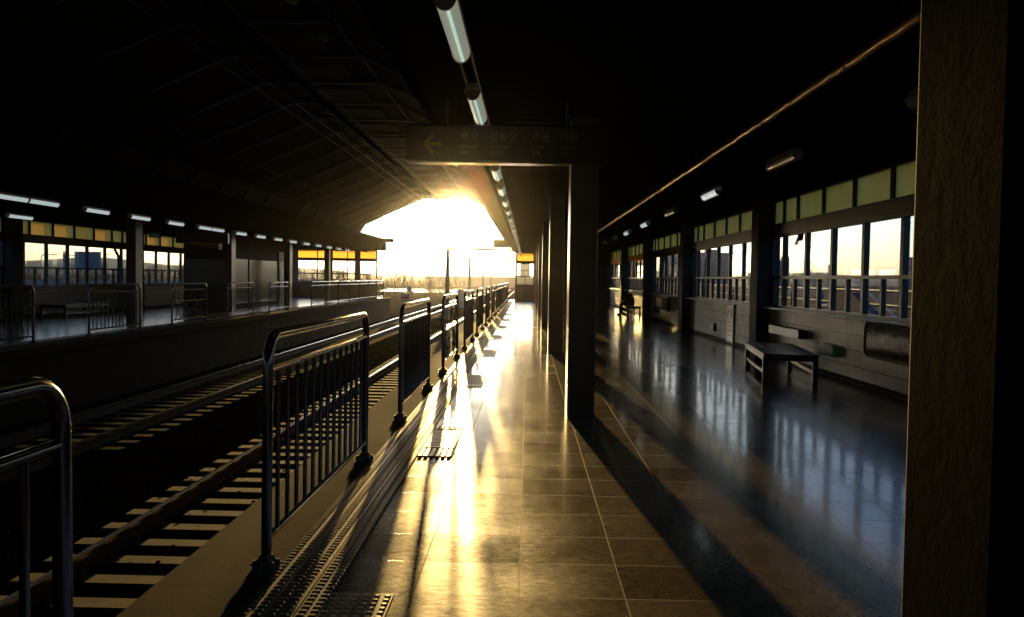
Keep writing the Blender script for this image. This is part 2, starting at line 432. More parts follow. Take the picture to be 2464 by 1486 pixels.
# sleepers: built once, then copied
b = MB()
prof = [(-1.25,0),(1.25,0),(1.25,.17),(-1.25,.17)]
n = 9
sl = MB(); sl.box(-1.25,1.25,-.13,.13,-.06,.135)
sl0 = thing('railway_sleeper', 'concrete sleeper half sunk in the ballast under the near track', 'sleeper', (-3.61, 7.40, RAILZ-.31), 'concrete sleepers of the near track')
s_ = sl.build('sleeper_block', M['sleeper'], sl0, bevel=0.02)
for xx in (-.83, -.61, .61, .83):
    cl = MB(); cl.box(xx-.035, xx+.035, -.05, .05, .136, .175); cl.build('rail_clip', M['rail_rust'], sl0)
k = 0
for i in range(-6, 108):
    if i == 0: continue
    copy_tree(sl0, loc=(-3.61+rnd.uniform(-.015,.015), 7.40+.578*i+rnd.uniform(-.01,.01), RAILZ-.31+rnd.uniform(-.006,.004)))
far0 = copy_tree(sl0, label='sleeper coloured darker for shade, half sunk in the ballast under the far track', loc=(-7.96, 14.0, RAILZ-.31))
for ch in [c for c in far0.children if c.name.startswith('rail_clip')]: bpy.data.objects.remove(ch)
M['sleeper_shaded'] = rough_mat('oily old sleeper', (0.012,0.010,0.008), (0.035,0.028,0.022), 5, 0.95, 0.4, 0.004, 60, spec=0.05)  # darker copy of the sleeper material, shade of the far track in its colour
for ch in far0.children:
    ch.data = ch.data.copy(); ch.data.materials[0] = M['sleeper_shaded']
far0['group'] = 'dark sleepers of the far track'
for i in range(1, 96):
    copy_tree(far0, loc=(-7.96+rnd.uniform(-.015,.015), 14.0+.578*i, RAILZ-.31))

# ------------------------------------------------------------------ tactile strips and door plates
def tactile_run(name, label, x0, x1, y0, y1):
    t = thing(name, label, 'tactile paving', ((x0+x1)/2, y0, 0))
    W = x1-x0; base = MB(); base.box(-W/2, W/2, 0, y1-y0, 0.0, 0.006); base.build('base_strip', M['tactile_base'], t)
    st = MB(); near = MB()
    rows = [-.155, -.095, -.025, .035, .11, .165]
    y = 0.02
    while y < y1-y0-.05:
        for ri, rx in enumerate(rows):
            # short bars with clipped corners
            s = near
            n = len(s.v); hw, hl = .021, .013
            s.v += [(rx-hw,y-hl,.006),(rx+hw,y-hl,.006),(rx+hw,y+hl,.006),(rx-hw,y+hl,.006),(rx-hw*.7,y-hl*.6,.0125),(rx+hw*.7,y-hl*.6,.0125),(rx+hw*.7,y+hl*.6,.0125),(rx-hw*.7,y+hl*.6,.0125)]
            for q in ((4,5,6,7),(0,1,5,4),(1,2,6,5),(2,3,7,6),(3,0,4,7)): s.f.append(tuple(n+i for i in q))
        y += .05 if y < 22-y0 else .10
    near.build('raised_bars', M['tactile'], t)
    for e in (-.06, .072):
        g = MB(); g.box(e-.006, e+.006, 0, y1-y0, .006, .010); g.build('divider', M['tactile'], t)
    return t
tactile_run('tactile_strip', 'long strip of raised bars on the near platform beside the fence panels', -1.30, -.945, 0.5, 58.0)
far_tac = tactile_run('tactile_strip', 'long tactile strip behind the fence of the opposite platform', -11.0, -10.64, 14, 58.0)
# steel door plates
def door_plate(y, label):
    t = thing('tactile_plate', label, 'tactile plate', (-.785, y, 0), 'steel tactile plates at the train door positions')
    f = MB(); f.box(-.155,.155,0,1.5,0,.005); f.build('backing_plate', M['tactile_base'], t)
    a = MB()
    for k in range(12): a.box(-.145,.145,.36+k*.075,.36+k*.075+.034,.005,.012)
    a.build('cross_bars', M['tactile'], t, bevel=.003)
    c = MB()
    for k in range(6):
        x = -.145+k*.05
        c.box(x, x+.033, -.03, .30, .005, .013)
    c.build('near_end_bars', M['tactile'], t, bevel=.003)
    c = MB()
    for k in range(6):
        x = -.145+k*.05; c.box(x+.008, x+.041, 1.30, 1.53, .005, .013)
    c.build('far_end_bars', M['tactile'], t, bevel=.003)
    return t
dp = door_plate(7.35, 'steel tactile plate just past the gap after the second fence panel')
dp['label'] = 'nearest whole steel plate of grooved bars set in the near platform floor'
for k in range(1, 10):
    copy_tree(dp, label='%s steel tactile plate along the near platform, counted from the camera' % nth(k+1), loc=(-.785, 7.35+4.75*k, 0))
# dotted warning tile at the bottom edge
t = thing('warning_tile', 'dotted warning tile at the foot of the tactile strip', 'tactile plate', (-.785, 2.75, 0))
f = MB(); f.box(-.155,.155,0,1.37,0,.005); f.build('backing_plate', M['tactile_base'], t)
d = MB()
for i in range(6):
    for j in range(26):
        x, y = -.13+i*.052, .03+j*.052
        d.tube([(x,y,.005),(x,y,.011)], .017, 10, r2=.011)
d.build('domes', M['tactile'], t, smooth=True)

# ------------------------------------------------------------------ fence panels
def arc(y, z, r, a0, a1, n=7):
    return [(0, y+r*math.cos(a0+(a1-a0)*i/n), z+r*math.sin(a0+(a1-a0)*i/n)) for i in range(n+1)]
def frame_path(Lp, top=1.24, r=.15):
    p = [(0,0,.02), (0,0,.6)]
    p += arc(r, top-r, r, math.pi, math.pi/2)
    p += arc(Lp-r, top-r, r, math.pi/2, 0)
    return p + [(0,Lp,.6), (0,Lp,.02)]
def foot(parent, y):
    f = MB(); f.tube([(0,y,0),(0,y,.012)], .078, 16)
    f.tube([(0,y,.012),(0,y,.085)], .035, 14)
    for k in range(6):
        a = k*math.pi/3+.3; x, yy = .062*math.cos(a), y+.062*math.sin(a)
        f.tube([(x,yy,.012),(x,yy,.055)], .011, 6); f.tube([(x,yy,.028),(x,yy,.042)], .019, 6)
        f.prism([(x*.3,.012),(x*1.15,.012),(x*.4,.09)], yy-.004, yy+.004)
    o = f.build('foot', M['castfoot'], parent); return o
def make_panel(Lp, label, loc, n_bal=None, group='steel fence panels along the near platform edge', plain=True):
    t = thing('fence_panel', label, 'fence panel', loc, group)
    f = MB(); f.tube(frame_path(Lp), .0275, 14); f.build('frame', M['steel'], t, smooth=True)
    m = MB(); m.tube([(0,.03,1.055),(0,Lp-.03,1.055)], .018, 10); m.build('upper_rail', M['steel'], t, smooth=True)
    m = MB(); m.tube([(0,.03,.165),(0,Lp-.03,.165)], .019, 10); m.build('bottom_rail', M['steel'], t, smooth=True)
    foot(t, 0); foot(t, Lp)
    if plain:
        n_bal = n_bal or int(round(Lp/.193))-1
        proto = None
        for k in range(n_bal):
            y = Lp*(k+1)/(n_bal+1)
            if proto is None:
                bb = MB(); bb.tube([(0,0,.165),(0,0,1.055)], .0135, 8); proto = bb.build('baluster', M['steel'], t, smooth=True); proto.location = (0,y,0)
            else:
                c = proto.copy(); COL.objects.link(c); c.parent = t; c.location = (0,y,0)
    else:
        m = MB(); m.tube([(0,.03,.72),(0,Lp-.03,.72)], .018, 10); m.build('middle_rail', M['steel'], t, smooth=True)
        for k, cy_r in enumerate((.66, .84, 1.02, 1.86, 2.04)):
            ring = MB(); ring.tube([(0, cy_r+.2*math.cos(a*math.pi/12), .42+.235*math.sin(a*math.pi/12)) for a in range(25)], .011, 6, cap=False)
            ring.build('ring', M['steel'], t, smooth=True)
        w = MB(); w.tube([(0, .28+.09*math.sin(z*6.0), .17+z*.9) for z in [i/14 for i in range(15)]], .016, 8); w.build('wavy_bar', M['steel'], t, smooth=True)
        w = MB(); w.tube([(0,1.2,.42),(0,1.7,.42)], .014, 8); w.build('link_bar', M['steel'], t, smooth=True)
        for yv in (.5, 1.44, 2.3, 2.5):
            w = MB(); w.tube([(0,yv,.72),(0,yv,1.055)], .0135, 8); w.build('baluster', M['steel'], t, smooth=True)
    return t
FX = -1.36
g1 = 'steel fence panels along the near platform edge'
p1 = make_panel(2.66, 'large steel fence panel in front, second from the bottom of the picture', (FX, 4.43, 0))
p1['label'] = 'nearest whole steel fence panel, standing beside the dotted strip on the near platform'
copy_tree(p1, label='steel fence panel cut off at the lower left, only its rounded end in view', loc=(FX, -.20, 0))
copy_tree(p1, label='steel fence panel beyond the first gap, glaring in the low sun', loc=(FX, 9.18, 0))
orn = make_panel(2.66, 'ornamental fence panel with rings on the near platform, third whole one', (FX, 13.88, 0), plain=False)
for k in range(4):
    copy_tree(p1, label='%s steel fence panel on the near platform, counted from the camera' % nth(5+k), loc=(FX, 18.55+4.70*k, 0))
run = make_panel(2.95, 'first panel of the closed fence run toward the near platform end', (FX, 36.9, 0))
for k in range(1, 7):
    copy_tree(run, label='%s panel of the closed fence run toward the near platform end' % nth(k+1), loc=(FX, 36.9+3.03*k, 0))
# opposite platform
LX = -10.5
g2 = 'steel fence panels along the opposite platform edge'
def far_copy(src, label, y):
    c = copy_tree(src, label=label, loc=(LX, y, 0)); c['group'] = g2; return c
far_copy(p1, 'leftmost dim fence panel across the tracks, cut by the picture edge', 15.25)
far_copy(p1, 'dim fence panel across the tracks in front of the bench', 20.2)
far_copy(orn, 'ornamental fence panel with rings on the opposite platform', 24.95)
far_copy(p1, 'opposite fence panel standing before the dark stair enclosure', 29.7)
far_copy(p1, 'opposite fence panel in front of the pale notice and blue door', 34.45)
for k in range(7):
    far_copy(run, '%s panel of the closed fence run on the opposite platform' % nth(k+1), 41.2+2.98*k)
rj = random.Random(21)
for o_ in list(bpy.data.objects):
    if o_.name.startswith('fence_panel') and o_.parent is None:
        o_.rotation_euler.z = rad(rj.uniform(-.35,.35)); o_.rotation_euler.y = rad(rj.uniform(-.5,.5)); o_.location.x += rj.uniform(-.008,.008)
# platform end gates
def gate(name, label, x0, x1, y, h=1.1):
    t = thing(name, label, 'gate', (x0, y, 0)); W = x1-x0
    f = MB(); f.tube([(0,0,0),(0,0,h),(W,0,h),(W,0,0)], .025, 8); f.build('frame', M['steel'], t, smooth=True)
    f = MB(); f.tube([(0,0,.85),(W,0,.85)], .015, 8); f.build('cross_rail', M['steel'], t)
    n = max(3, int(W/.14))
    for k in range(1, n):
        q = MB(); q.tube([(W*k/n,0,0.1),(W*k/n,0,.85)], .011, 6); q.build('baluster', M['steel'], t)
    return t
gate('end_gate', 'small railing gate closing the end of the near platform', -1.36, -.92, 61.0)
gate('end_gate', 'small railing gate closing the end of the opposite platform', -10.4, -9.75, 62.6)
# near-platform lower gaps: small white notice at the far platform end
t = thing('notice_board', 'small white board with red writing past the opposite platform end', 'notice board', (-9.3, 64.5, -.9))
b = MB(); b.box(-.35,.35,-.02,.02,.55,1.15); b.build('panel', M['white'], t)
b = MB(); b.tube([(0,0,0),(0,0,.55)], .03, 8); b.build('post', M['post_grey'], t)
M['red'] = mat('red paint', (0.5,0.03,0.03), 0.5)
b = MB()
for i in range(4): b.box(-.25+i*.13,-.16+i*.13,-.024,-.0205,.78,.95)
b.build('lettering', M['red'], t)

# ------------------------------------------------------------------ columns
def make_column(x0, yb, label, grp, depth=.19):
    t = thing('column', label, 'column', (x0, yb, 0), grp)
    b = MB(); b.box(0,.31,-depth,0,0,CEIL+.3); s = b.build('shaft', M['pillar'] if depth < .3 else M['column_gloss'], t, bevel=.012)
    return t
gc = 'columns along the near platform'
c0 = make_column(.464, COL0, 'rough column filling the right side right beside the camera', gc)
names = ['thick column in the middle of the picture with a gleaming left edge']
c0.rotation_euler.z = rad(4.0)  # yaw added to dim the left face, low sun only skims it
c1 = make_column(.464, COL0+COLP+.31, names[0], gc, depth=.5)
for k in range(2, 7):
    copy_tree(c1, label=names[0] if k == 1 else '%s column of the row receding behind the middle column' % nth(k-1), loc=(.464 - .006*k, COL0+COLP*k+.15, 0))
gc2 = 'columns along the opposite platform'
lab = {3: 'dark column across the tracks between the first two window bays', 4: 'dark column across the tracks before the narrow window bay',
       5: 'reddish dark column beside the opposite stair enclosure'}
for k in range(3, 7):
    c = copy_tree(c1, label=lab.get(k, '%s column of the row on the opposite platform' % nth(k)), loc=(-12.67, COL0+COLP*k, 0)); c['group'] = gc2

# ------------------------------------------------------------------ outer walls with window bays
ZS, ZM, ZT, ZB, ZU = 1.05, 1.67, 2.52, 2.74, 3.22     # sill, mid rail, window top, transom bottom, transom top
def side_wall(sgn, X, label, bays, skip=()):
    """sgn=+1: wall on the +x side seen from -x. bay k runs between pilasters"""
    t = thing('window_wall', label, 'wall', (X, 0, 0))
    y0, y1 = BACK, WALL_END
    d = sgn
    def bx(m, xa, xb, ya, yb, za, zb): m.box(min(d*xa,d*xb), max(d*xa,d*xb), ya, yb, za, zb)
    b = MB(); bx(b, 0, .22, y0, y1, 0, ZS-.03); b.build('tiled_wall', M['tiles'], t)
    b = MB(); bx(b, -.03, .20, y0, y1, ZU+.05, CEIL+.3); b.build('head_beam', M['fascia'], t)
    b = MB(); bx(b, -.012, 0.0-.001, y0, y1, 0.0, .09); b.build('skirting', M['wallpaint'], t)
    P = None; Wn = None; Sp = None; Tr = None
    for k in bays:
        yn = 9.35+COLP*(k-1)                     # near face of pilaster k
        if P is None:
            b = MB(); bx(b, -.27, .2, 0, .56, 0, CEIL+.3); P = b.build('pilaster', M['wallpaint'], t, bevel=.01); P.location = (0, yn, 0)
        else:
            c = P.copy(); COL.objects.link(c); c.parent = t; c.location = (0, yn, 0)
        # bay ends at the pilaster's near face yn, begins at yn-COLP+.56
        if k in skip: continue
        if Wn is None:
            Lb = COLP-.56
            sp = MB(); bx(sp, -.15, .16, -Lb+.004, -.004, ZS-.03, ZS); Sp = sp.build('sill', M['sill'], t, bevel=.004)
            f = MB()
            dep0, dep1 = .02, .11
            bx(f, dep0, dep1, -Lb, 0, ZS, ZS+.05); bx(f, dep0-.01, dep1, -Lb, 0, ZM-.035, ZM+.02)
            bx(f, dep0, dep1, -Lb, 0, ZT-.03, ZT+.03)
            bx(f, dep0, dep1, -Lb, -Lb+.05, ZS+.05, ZT-.03)
            bx(f, dep0, dep1, -.05, 0, ZS+.05, ZT-.03)
            ys = [-.80-1.36*i for i in range(6)]
            for y in ys: bx(f, dep0+.002, dep1, y-.05, y+.05, ZS+.05, ZT-.03)
            for y in ys: bx(f, dep0+.012, dep1-.01, y-.68-.035, y-.68+.035, ZS+.05, ZM-.035) if y-.72 > -Lb else None
            bx(f, dep0+.012, dep1-.01, -.14, -.08, ZS+.05, ZM-.035)
            Wn = f.build('window', M['frame'], t)
            g = MB(); bx(g, .062, .068, -Lb+.04, -.04, ZS+.04, ZT-.02); G = g.build('pane', M['glass'], Wn)
            f = MB()
            bx(f, dep0-.03, dep1, -Lb, 0, ZT+.03, ZB-.02)
            Bd = f.build('band', M['band'], t)
            f = MB()
            bx(f, dep0, dep1, -Lb, 0, ZB-.02, ZB+.03); bx(f, dep0, dep1, -Lb, 0, ZU, ZU+.05)
            for y in [-.02, -.75] + [-1.62-1.41*i for i in range(5)] + [-Lb+.03]:
                bx(f, dep0+.002, dep1, y-.05 if y < -.03 else y-.06, y+.05 if y < -.03 else y+.018, ZB+.03, ZU)
            Tr = f.build('transom_window', M['frame'], t)
            g = MB(); bx(g, .062, .070, -Lb+.04, -.04, ZB+.01, ZU+.02); g.build('panel', M['frosted'], Tr)
            for q in (Sp, Wn, Bd, Tr): q.location = (0, yn, 0)
        else:
            for q in (Sp, Wn, Bd, Tr): copy_tree(q, loc=(0, yn, 0), parent=t)
    return t
near_wall = side_wall(1, NW, 'tiled wall with long window bays along the near platform behind the benches', range(-9, 7))
far_wall = side_wall(-1, FW, 'tiled wall with long window bays along the opposite platform', range(-9, 7))

def end_wall(x0, x1, label, groups, y=WALL_END):
    t = thing('end_wall', label, 'wall', ((x0+x1)/2, y, 0)); ox = (x0+x1)/2
    b = MB(); b.box(x0-ox, x1-ox, 0, .2, 0, 1.08); b.build('lower_wall', M['wallpaint'], t)
    b = MB(); b.box(x0-ox, x1-ox, 0, .2, 3.40, CEIL+.45); b.build('head_beam', M['fascia'], t)
    b = MB(); last = x0
    for (a, c) in groups:
        if a-last > .01: b.box(last-ox, a-ox, 0, .2, 1.08, 3.40)
        last = c
    if x1-last > .01: b.box(last-ox, x1-ox, 0, .2, 1.08, 3.40)
    b.build('pier', M['wallpaint'], t)
    for (a, c) in groups:
        f = MB(); a0, c0 = a-ox, c-ox
        f.box(a0, c0, .04, .12, 1.08, 1.14); f.box(a0, c0, .04, .12, 1.66, 1.73); f.box(a0, c0, .03, .14, 2.58, 2.80); f.box(a0, c0, .04, .12, 3.34, 3.40)
        f.box(a0, a0+.05, .045, .115, 1.14, 3.34); f.box(c0-.05, c0, .045, .115, 1.14, 3.34)
        mid = (a0+c0)/2; f.box(mid-.03, mid+.03, .05, .11, 1.14, 1.66)
        if c0-a0 > 1.5: f.box(a0+(c0-a0)*.64, a0+(c0-a0)*.64+.07, .05, .11, 1.14, 3.34)
        w = f.build('window', M['frame'], t)
        g = MB(); g.box(a0+.03, c0-.03, .075, .081, 1.12, 2.60); g.build('pane', M['glass'], w)
        g = MB(); g.box(a0+.03, c0-.03, .075, .083, 2.78, 3.36); g.build('panel', M['frosted'], w)
    return t
end_wall(-.88, NW+.2, 'window wall closing the end of the near platform', [(-.80,.42), (.85,2.75), (3.05,4.95)])
end_wall(FW-.2, -10.62, 'window wall with three bright bays closing the opposite platform', [(-16.25,-14.10), (-13.80,-12.15), (-11.85,-10.66)])

# ------------------------------------------------------------------ canopies
def canopy(label, tips, xw, lx):
    """tips: (x,z) top and bottom of the fascia; xw wall; ceiling slats"""
    t = thing('platform_canopy', label, 'canopy', (0, 0, 0))
    s = 1 if xw > 0 else -1
    (xt, zt), (xb, zb) = tips
    inner = lx - s*.30 if False else lx - s*0.22
    # slatted ceiling
    b = MB(); y = BACK; r = random.Random(5)
    x0, x1 = sorted((inner, xw + s*.2))
    while y < END-.4:
        w = .30
        b.prism_x([(y+.004,CEIL+.05),(y+.004,CEIL+.012),(y+.016,CEIL),(y+w-.03,CEIL),(y+w-.018,CEIL+.012),(y+w-.018,CEIL+.05)], x0, x1)
        y += w
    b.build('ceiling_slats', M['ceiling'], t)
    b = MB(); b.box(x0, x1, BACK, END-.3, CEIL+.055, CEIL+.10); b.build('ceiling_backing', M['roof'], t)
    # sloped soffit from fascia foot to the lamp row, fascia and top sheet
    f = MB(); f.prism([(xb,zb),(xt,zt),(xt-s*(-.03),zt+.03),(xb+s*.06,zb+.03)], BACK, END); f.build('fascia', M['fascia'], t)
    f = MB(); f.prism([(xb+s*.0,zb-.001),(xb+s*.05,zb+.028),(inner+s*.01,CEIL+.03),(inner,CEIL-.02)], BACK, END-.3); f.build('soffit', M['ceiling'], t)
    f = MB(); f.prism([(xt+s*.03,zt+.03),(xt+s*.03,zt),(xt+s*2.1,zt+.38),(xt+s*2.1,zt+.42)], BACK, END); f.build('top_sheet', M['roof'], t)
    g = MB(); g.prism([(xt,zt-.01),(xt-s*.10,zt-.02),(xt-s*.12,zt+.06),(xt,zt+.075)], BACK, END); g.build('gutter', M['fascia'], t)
    f = MB(); f.box(min(xt+s*2.1, xw+s*.2), max(xt+s*2.1, xw+s*.2), BACK, END, CEIL+.75, CEIL+.82); f.build('roof_slab', M['roof'], t)
    return t
canopy('dark slatted canopy over the near platform', ((-1.55,4.15), (-1.08,3.42)), NW, -.505)
canopy('dark slatted canopy over the opposite platform', ((-10.28,4.15), (-10.78,3.42)), FW, -11.39)
# end beams of the canopies
t = thing('end_beam', 'dark box beam sticking out at the end of the near canopy', 'beam', (0, END+.05, 0))
b = MB(); b.box(-2.53, NW, 0, .4, 3.77, 4.35); b.build('beam_box', M['fascia'], t, bevel=.03)
t = thing('end_beam', 'rounded beam sticking out at the end of the opposite canopy', 'beam', (0, END+.05, 0))
b = MB(); b.box(FW, -9.75, 0, .4, 4.02, 4.30); b.box(-10.9, -10.3, .02, .38, 3.40, 4.018); b.build('beam_box', M['fascia'], t, bevel=.08)

# ------------------------------------------------------------------ main roof over the tracks
RP = [(-12.30,4.55), (-11.75,5.33), (-7.59,7.16), (-4.31,7.16), (-.15,5.33), (.40,4.55)]
t = roof = thing('station_roof', 'dark ribbed vault roof spanning the tracks between both platforms', 'roof', (0, 0, 0))
b = MB()
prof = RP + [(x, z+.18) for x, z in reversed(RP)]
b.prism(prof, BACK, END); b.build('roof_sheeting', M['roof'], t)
def offs(dz): return [(x + (.05 if x < -6 else -.05)*0, z-dz) for x, z in RP]
RB = None
y = 27.4 - 2.9*38
while y < END-.2:
    if RB is None:
        b = MB(); dz = .10
        pr = RP + [(x, z-dz) for x, z in reversed(RP)]
        n = len(b.v)
        # web and lower flange
        for (xa, za), (xb, zb) in zip(RP[:-1], RP[1:]):
            b.v += [(xa,-.02,za-.005),(xb,-.02,zb-.005),(xb,-.02,zb-dz),(xa,-.02,za-dz),(xa,.02,za-.005),(xb,.02,zb-.005),(xb,.02,zb-dz),(xa,.02,za-dz)]
            k = len(b.v)-8
            for q in ((0,1,2,3),(7,6,5,4),(3,2,6,7)): b.f.append(tuple(k+i for i in q))
            b.v += [(xa,-.03,za-dz),(xb,-.03,zb-dz),(xb,.03,zb-dz),(xa,.03,za-dz),(xa,-.03,za-dz-.015),(xb,-.03,zb-dz-.015),(xb,.03,zb-dz-.015),(xa,.03,za-dz-.015)]
            k = len(b.v)-8
            for q in ((3,2,1,0),(4,5,6,7),(0,1,5,4),(2,3,7,6)): b.f.append(tuple(k+i for i in q))
        RB = b.build('rib', M['rib'], t); RB.location = (0, y, 0)
    else:
        c = RB.copy(); COL.objects.link(c); c.parent = t; c.location = (0, y, 0)
    y += 2.9
# purlins along the corners
for (x, z) in (RP[2], RP[3]):
    b = MB(); b.tube([(x+.0, BACK, z-.06), (x, END, z-.06)], .022, 6); b.build('purlin', M['rib'], t)
# skylight strip in the flat crown
b = MB()
for k in range(-8, 21):
    yy = 27.4-.9+2.9*(k-8)
    if yy > END-2: break
    b.box(-6.9, -5.0, yy-.9, yy+1.1, 7.135, 7.157)
M['skylight'] = rough_mat('dull translucent skylight', (0.014,0.013,0.022), (0.022,0.021,0.032), 2, 0.6, 0.0, 0.01, spec=0.1)
b.build('skylight', M['skylight'], t)
# service pipes under the crown
for (x, z, r_) in ((-6.2, 6.72, .05), (-6.0, 6.62, .035), (-6.75, 6.75, .02)):
    b = MB(); b.tube([(x, BACK, z), (x, END-.5, z)], r_, 8); b.build('service_pipe', M['fascia'], t, smooth=True)
y = 27.4-2.9*9; hg = None
while y < END-2:
    if hg is None:
        b = MB(); b.tube([(-6.2,0,6.98),(-6.2,0,6.7),(-6.9,1.2,6.98)], .012, 5); hg = b.build('hanger', M['rib'], t); hg.location = (0,y,0)
    else:
        c = hg.copy(); COL.objects.link(c); c.parent = t; c.location = (0,y,0)
    y += 2.9
# feet of the ribs, seen as pale stubs above the opposite canopy
y = 27.4-2.9*8
while y < END-.2:
    b = MB(); b.box(-12.36, -12.22, -.05, .05, 4.50, 4.95)
    o = b.build('rib_foot', M['white'], t); o.location = (0, y, 0)
    y += 2.9
# glazed gable corner at the far end
t = thing('gable_glazing', 'glazed triangle between the vault end and the opposite canopy', 'window', (-11.4, END-.15, 4.3))
b = MB()
def bar(b, p, q, w=.035): b.tube([p, q], w, 6)
bar(b, (.85,0,-.05), (.85,0,1.55), .04); bar(b, (-.75,0,.55), (.85,0,.50)); bar(b, (-.85,0,.2), (-.35,0,.98)); bar(b, (-.35,0,.98), (.85,0,1.52))
b.build('frame', M['frame'], t)
b = MB(); b.poly([(-.80,.0,.2),(.84,.0,.0),(.84,.0,1.5),(-.33,.0,.97)]); b.build('pane', M['glass'], t)

# hanging insulators and wires over the tracks
for i, (x, y, z) in enumerate(((-3.5,7.1,4.05), (-3.4,8.9,4.1), (-2.9,10.6,4.4))):
    pass

# ------------------------------------------------------------------ lamps
def make_lamp(x, y, z, label, group, body, Ln=1.22):
    t = thing('fluorescent_lamp', label, 'lamp', (x, y, z), group)
    b = MB()
    pts = [(.065*math.cos(a), .055-.085*math.sin(a)) for a in [math.pi*i/10 for i in range(11)]]
    b.prism(pts, 0.012, Ln-.012); b.build('diffuser', body, t, smooth=True)
    pts2 = [(.072*math.cos(a), .058-.095*math.sin(a)) for a in [math.pi*i/10 for i in range(11)]]
    for yy in (0, Ln-.012):
        c = MB(); c.prism(pts2, yy, yy+.012); c.build('end_cap', M['white'], t)
    h = MB(); h.box(-.055,.055,.02,Ln-.02,.058,.115); h.build('housing', M['white'], t)
    for yy in (.25, Ln-.25):
        s = MB(); s.tube([(0,yy,.115),(0,yy,CEIL-z)], .008, 6); s.build('hanger', M['frame'], t)
    return t
gl1 = 'strip lamps over the near platform edge'
n = 0
for i in range(0, 24):
    y = 2.47+2.475*i
    if i == 0: lbl = 'strip lamp above the near platform edge just past the frame top'
    elif i == 1: lbl = 'large strip lamp at the top of the picture with a pale end cap'
    else: lbl = '%s strip lamp in the row over the near platform edge' % nth(i)
    if i <= 1:
        la = make_lamp(-.505, y, 3.13, lbl, gl1, M['dim_glint'])
        tb = MB(); tb.tube([(.02,.05,.03-.062),(.02,1.15,.03-.062)], .011, 6); tb.build('tube', M['tube_on'], la, smooth=True)
        if i == 1: protoA = la
    else:
        copy_tree(protoA, label=lbl, loc=(-.505, y, 3.13))
# cable duct joining the lamps
t = thing('cable_duct', 'dark duct carrying the strip lamps over the near platform edge', 'duct', (-.505, 0, 3.25))
b = MB(); b.box(-.05,.05,BACK+30,END-1,.003,.075); b.build('duct_body', M['fascia'], t)
for sx in (-.052, .052):
    b = MB(); b.box(sx-.009, sx+.009, 0, END-1, -.012, .002); b.build('duct_lip_glint', M['white'], t)  # white colour stands in for sun glint on the duct edge
t = thing('cable_duct', 'dark duct carrying the strip lamps over the opposite platform edge', 'duct', (-11.39, 0, 3.25))
b = MB(); b.box(-.05,.05,12,END-1,.003,.075); b.build('duct_body', M['fascia'], t)
# opposite platform: lit lamps
gl2 = 'lit strip lamps over the opposite platform edge'
starts = [17.95, 19.22, 21.70, 24.2, 26.7, 29.18, 30.42, 32.95, 35.45, 37.95, 40.4, 42.9, 45.4, 47.9, 50.4, 52.9]
litp = None
for i, y in enumerate(starts):
    lbl = '%s lit strip lamp over the opposite platform edge, counted from the camera side' % nth(i+1)
    if litp is None: litp = make_lamp(-11.39, y, 3.13, lbl, gl2, M['lit'])
    else: copy_tree(litp, label=lbl, loc=(-11.39, y, 3.13))
litw = copy_tree(litp, label='lit strip lamp by the opposite windows at the left picture edge', loc=(-15.18, 24.6, 3.13)); litw['group'] = 'strip lamps by the outer windows'
# near platform, window side row
gl3 = 'strip lamps by the outer windows'
wl_ = None; wl2 = None
for i in range(1, 12):
    y = 1.9+4.32*i
    if i == 1: lbl = 'strip lamp on the window side mostly hidden behind the close rough column'
    elif i == 2: lbl = 'dull brown unlit strip lamp above the benches on the window side'
    else: lbl = '%s strip lamp in the window side row of the near platform' % nth(i-1)
    litone = i in (3, 5, 6)
    if litone:
        if wl_ is None: wl_ = make_lamp(3.28, y, 3.10, lbl, gl3, M['lit'])
        else: copy_tree(wl_, label=lbl, loc=(3.28, y, 3.10))
    else:
        if wl2 is None: wl2 = make_lamp(3.28, y, 3.10, lbl, gl3, M['diffuser'])
        else: copy_tree(wl2, label=lbl, loc=(3.28, y, 3.10))

# lagged pipe under the near ceiling
t = thing('ceiling_pipe', 'copper coloured lagged pipe running under the near platform ceiling', 'pipe', (2.32, 0, 3.17))
b = MB(); y = 0.5; r = random.Random(9); 
while y < 58:
    ln = r.choice((2.2, 2.9, 3.1))
    pts = []
    k = 0
    while k <= 14:
        pts.append((r.uniform(-.004,.004), y+ln*k/14, r.uniform(-.005,.005))); k += 1
    b.tube(pts, .036+r.uniform(-.002,.003), 10)
    y += ln+.03
b.build('pipe_run', M['conduit'], t, smooth=True)
y = 1.0; br = None
while y < 58:
    if br is None:
        b = MB(); b.box(-.05,.05,0,.03,.035,CEIL-3.17); br = b.build('bracket', M['frame'], t); br.location = (0,y,0)
    else:
        c = br.copy(); COL.objects.link(c); c.parent = t; c.location = (0,y,0)
    y += 2.175

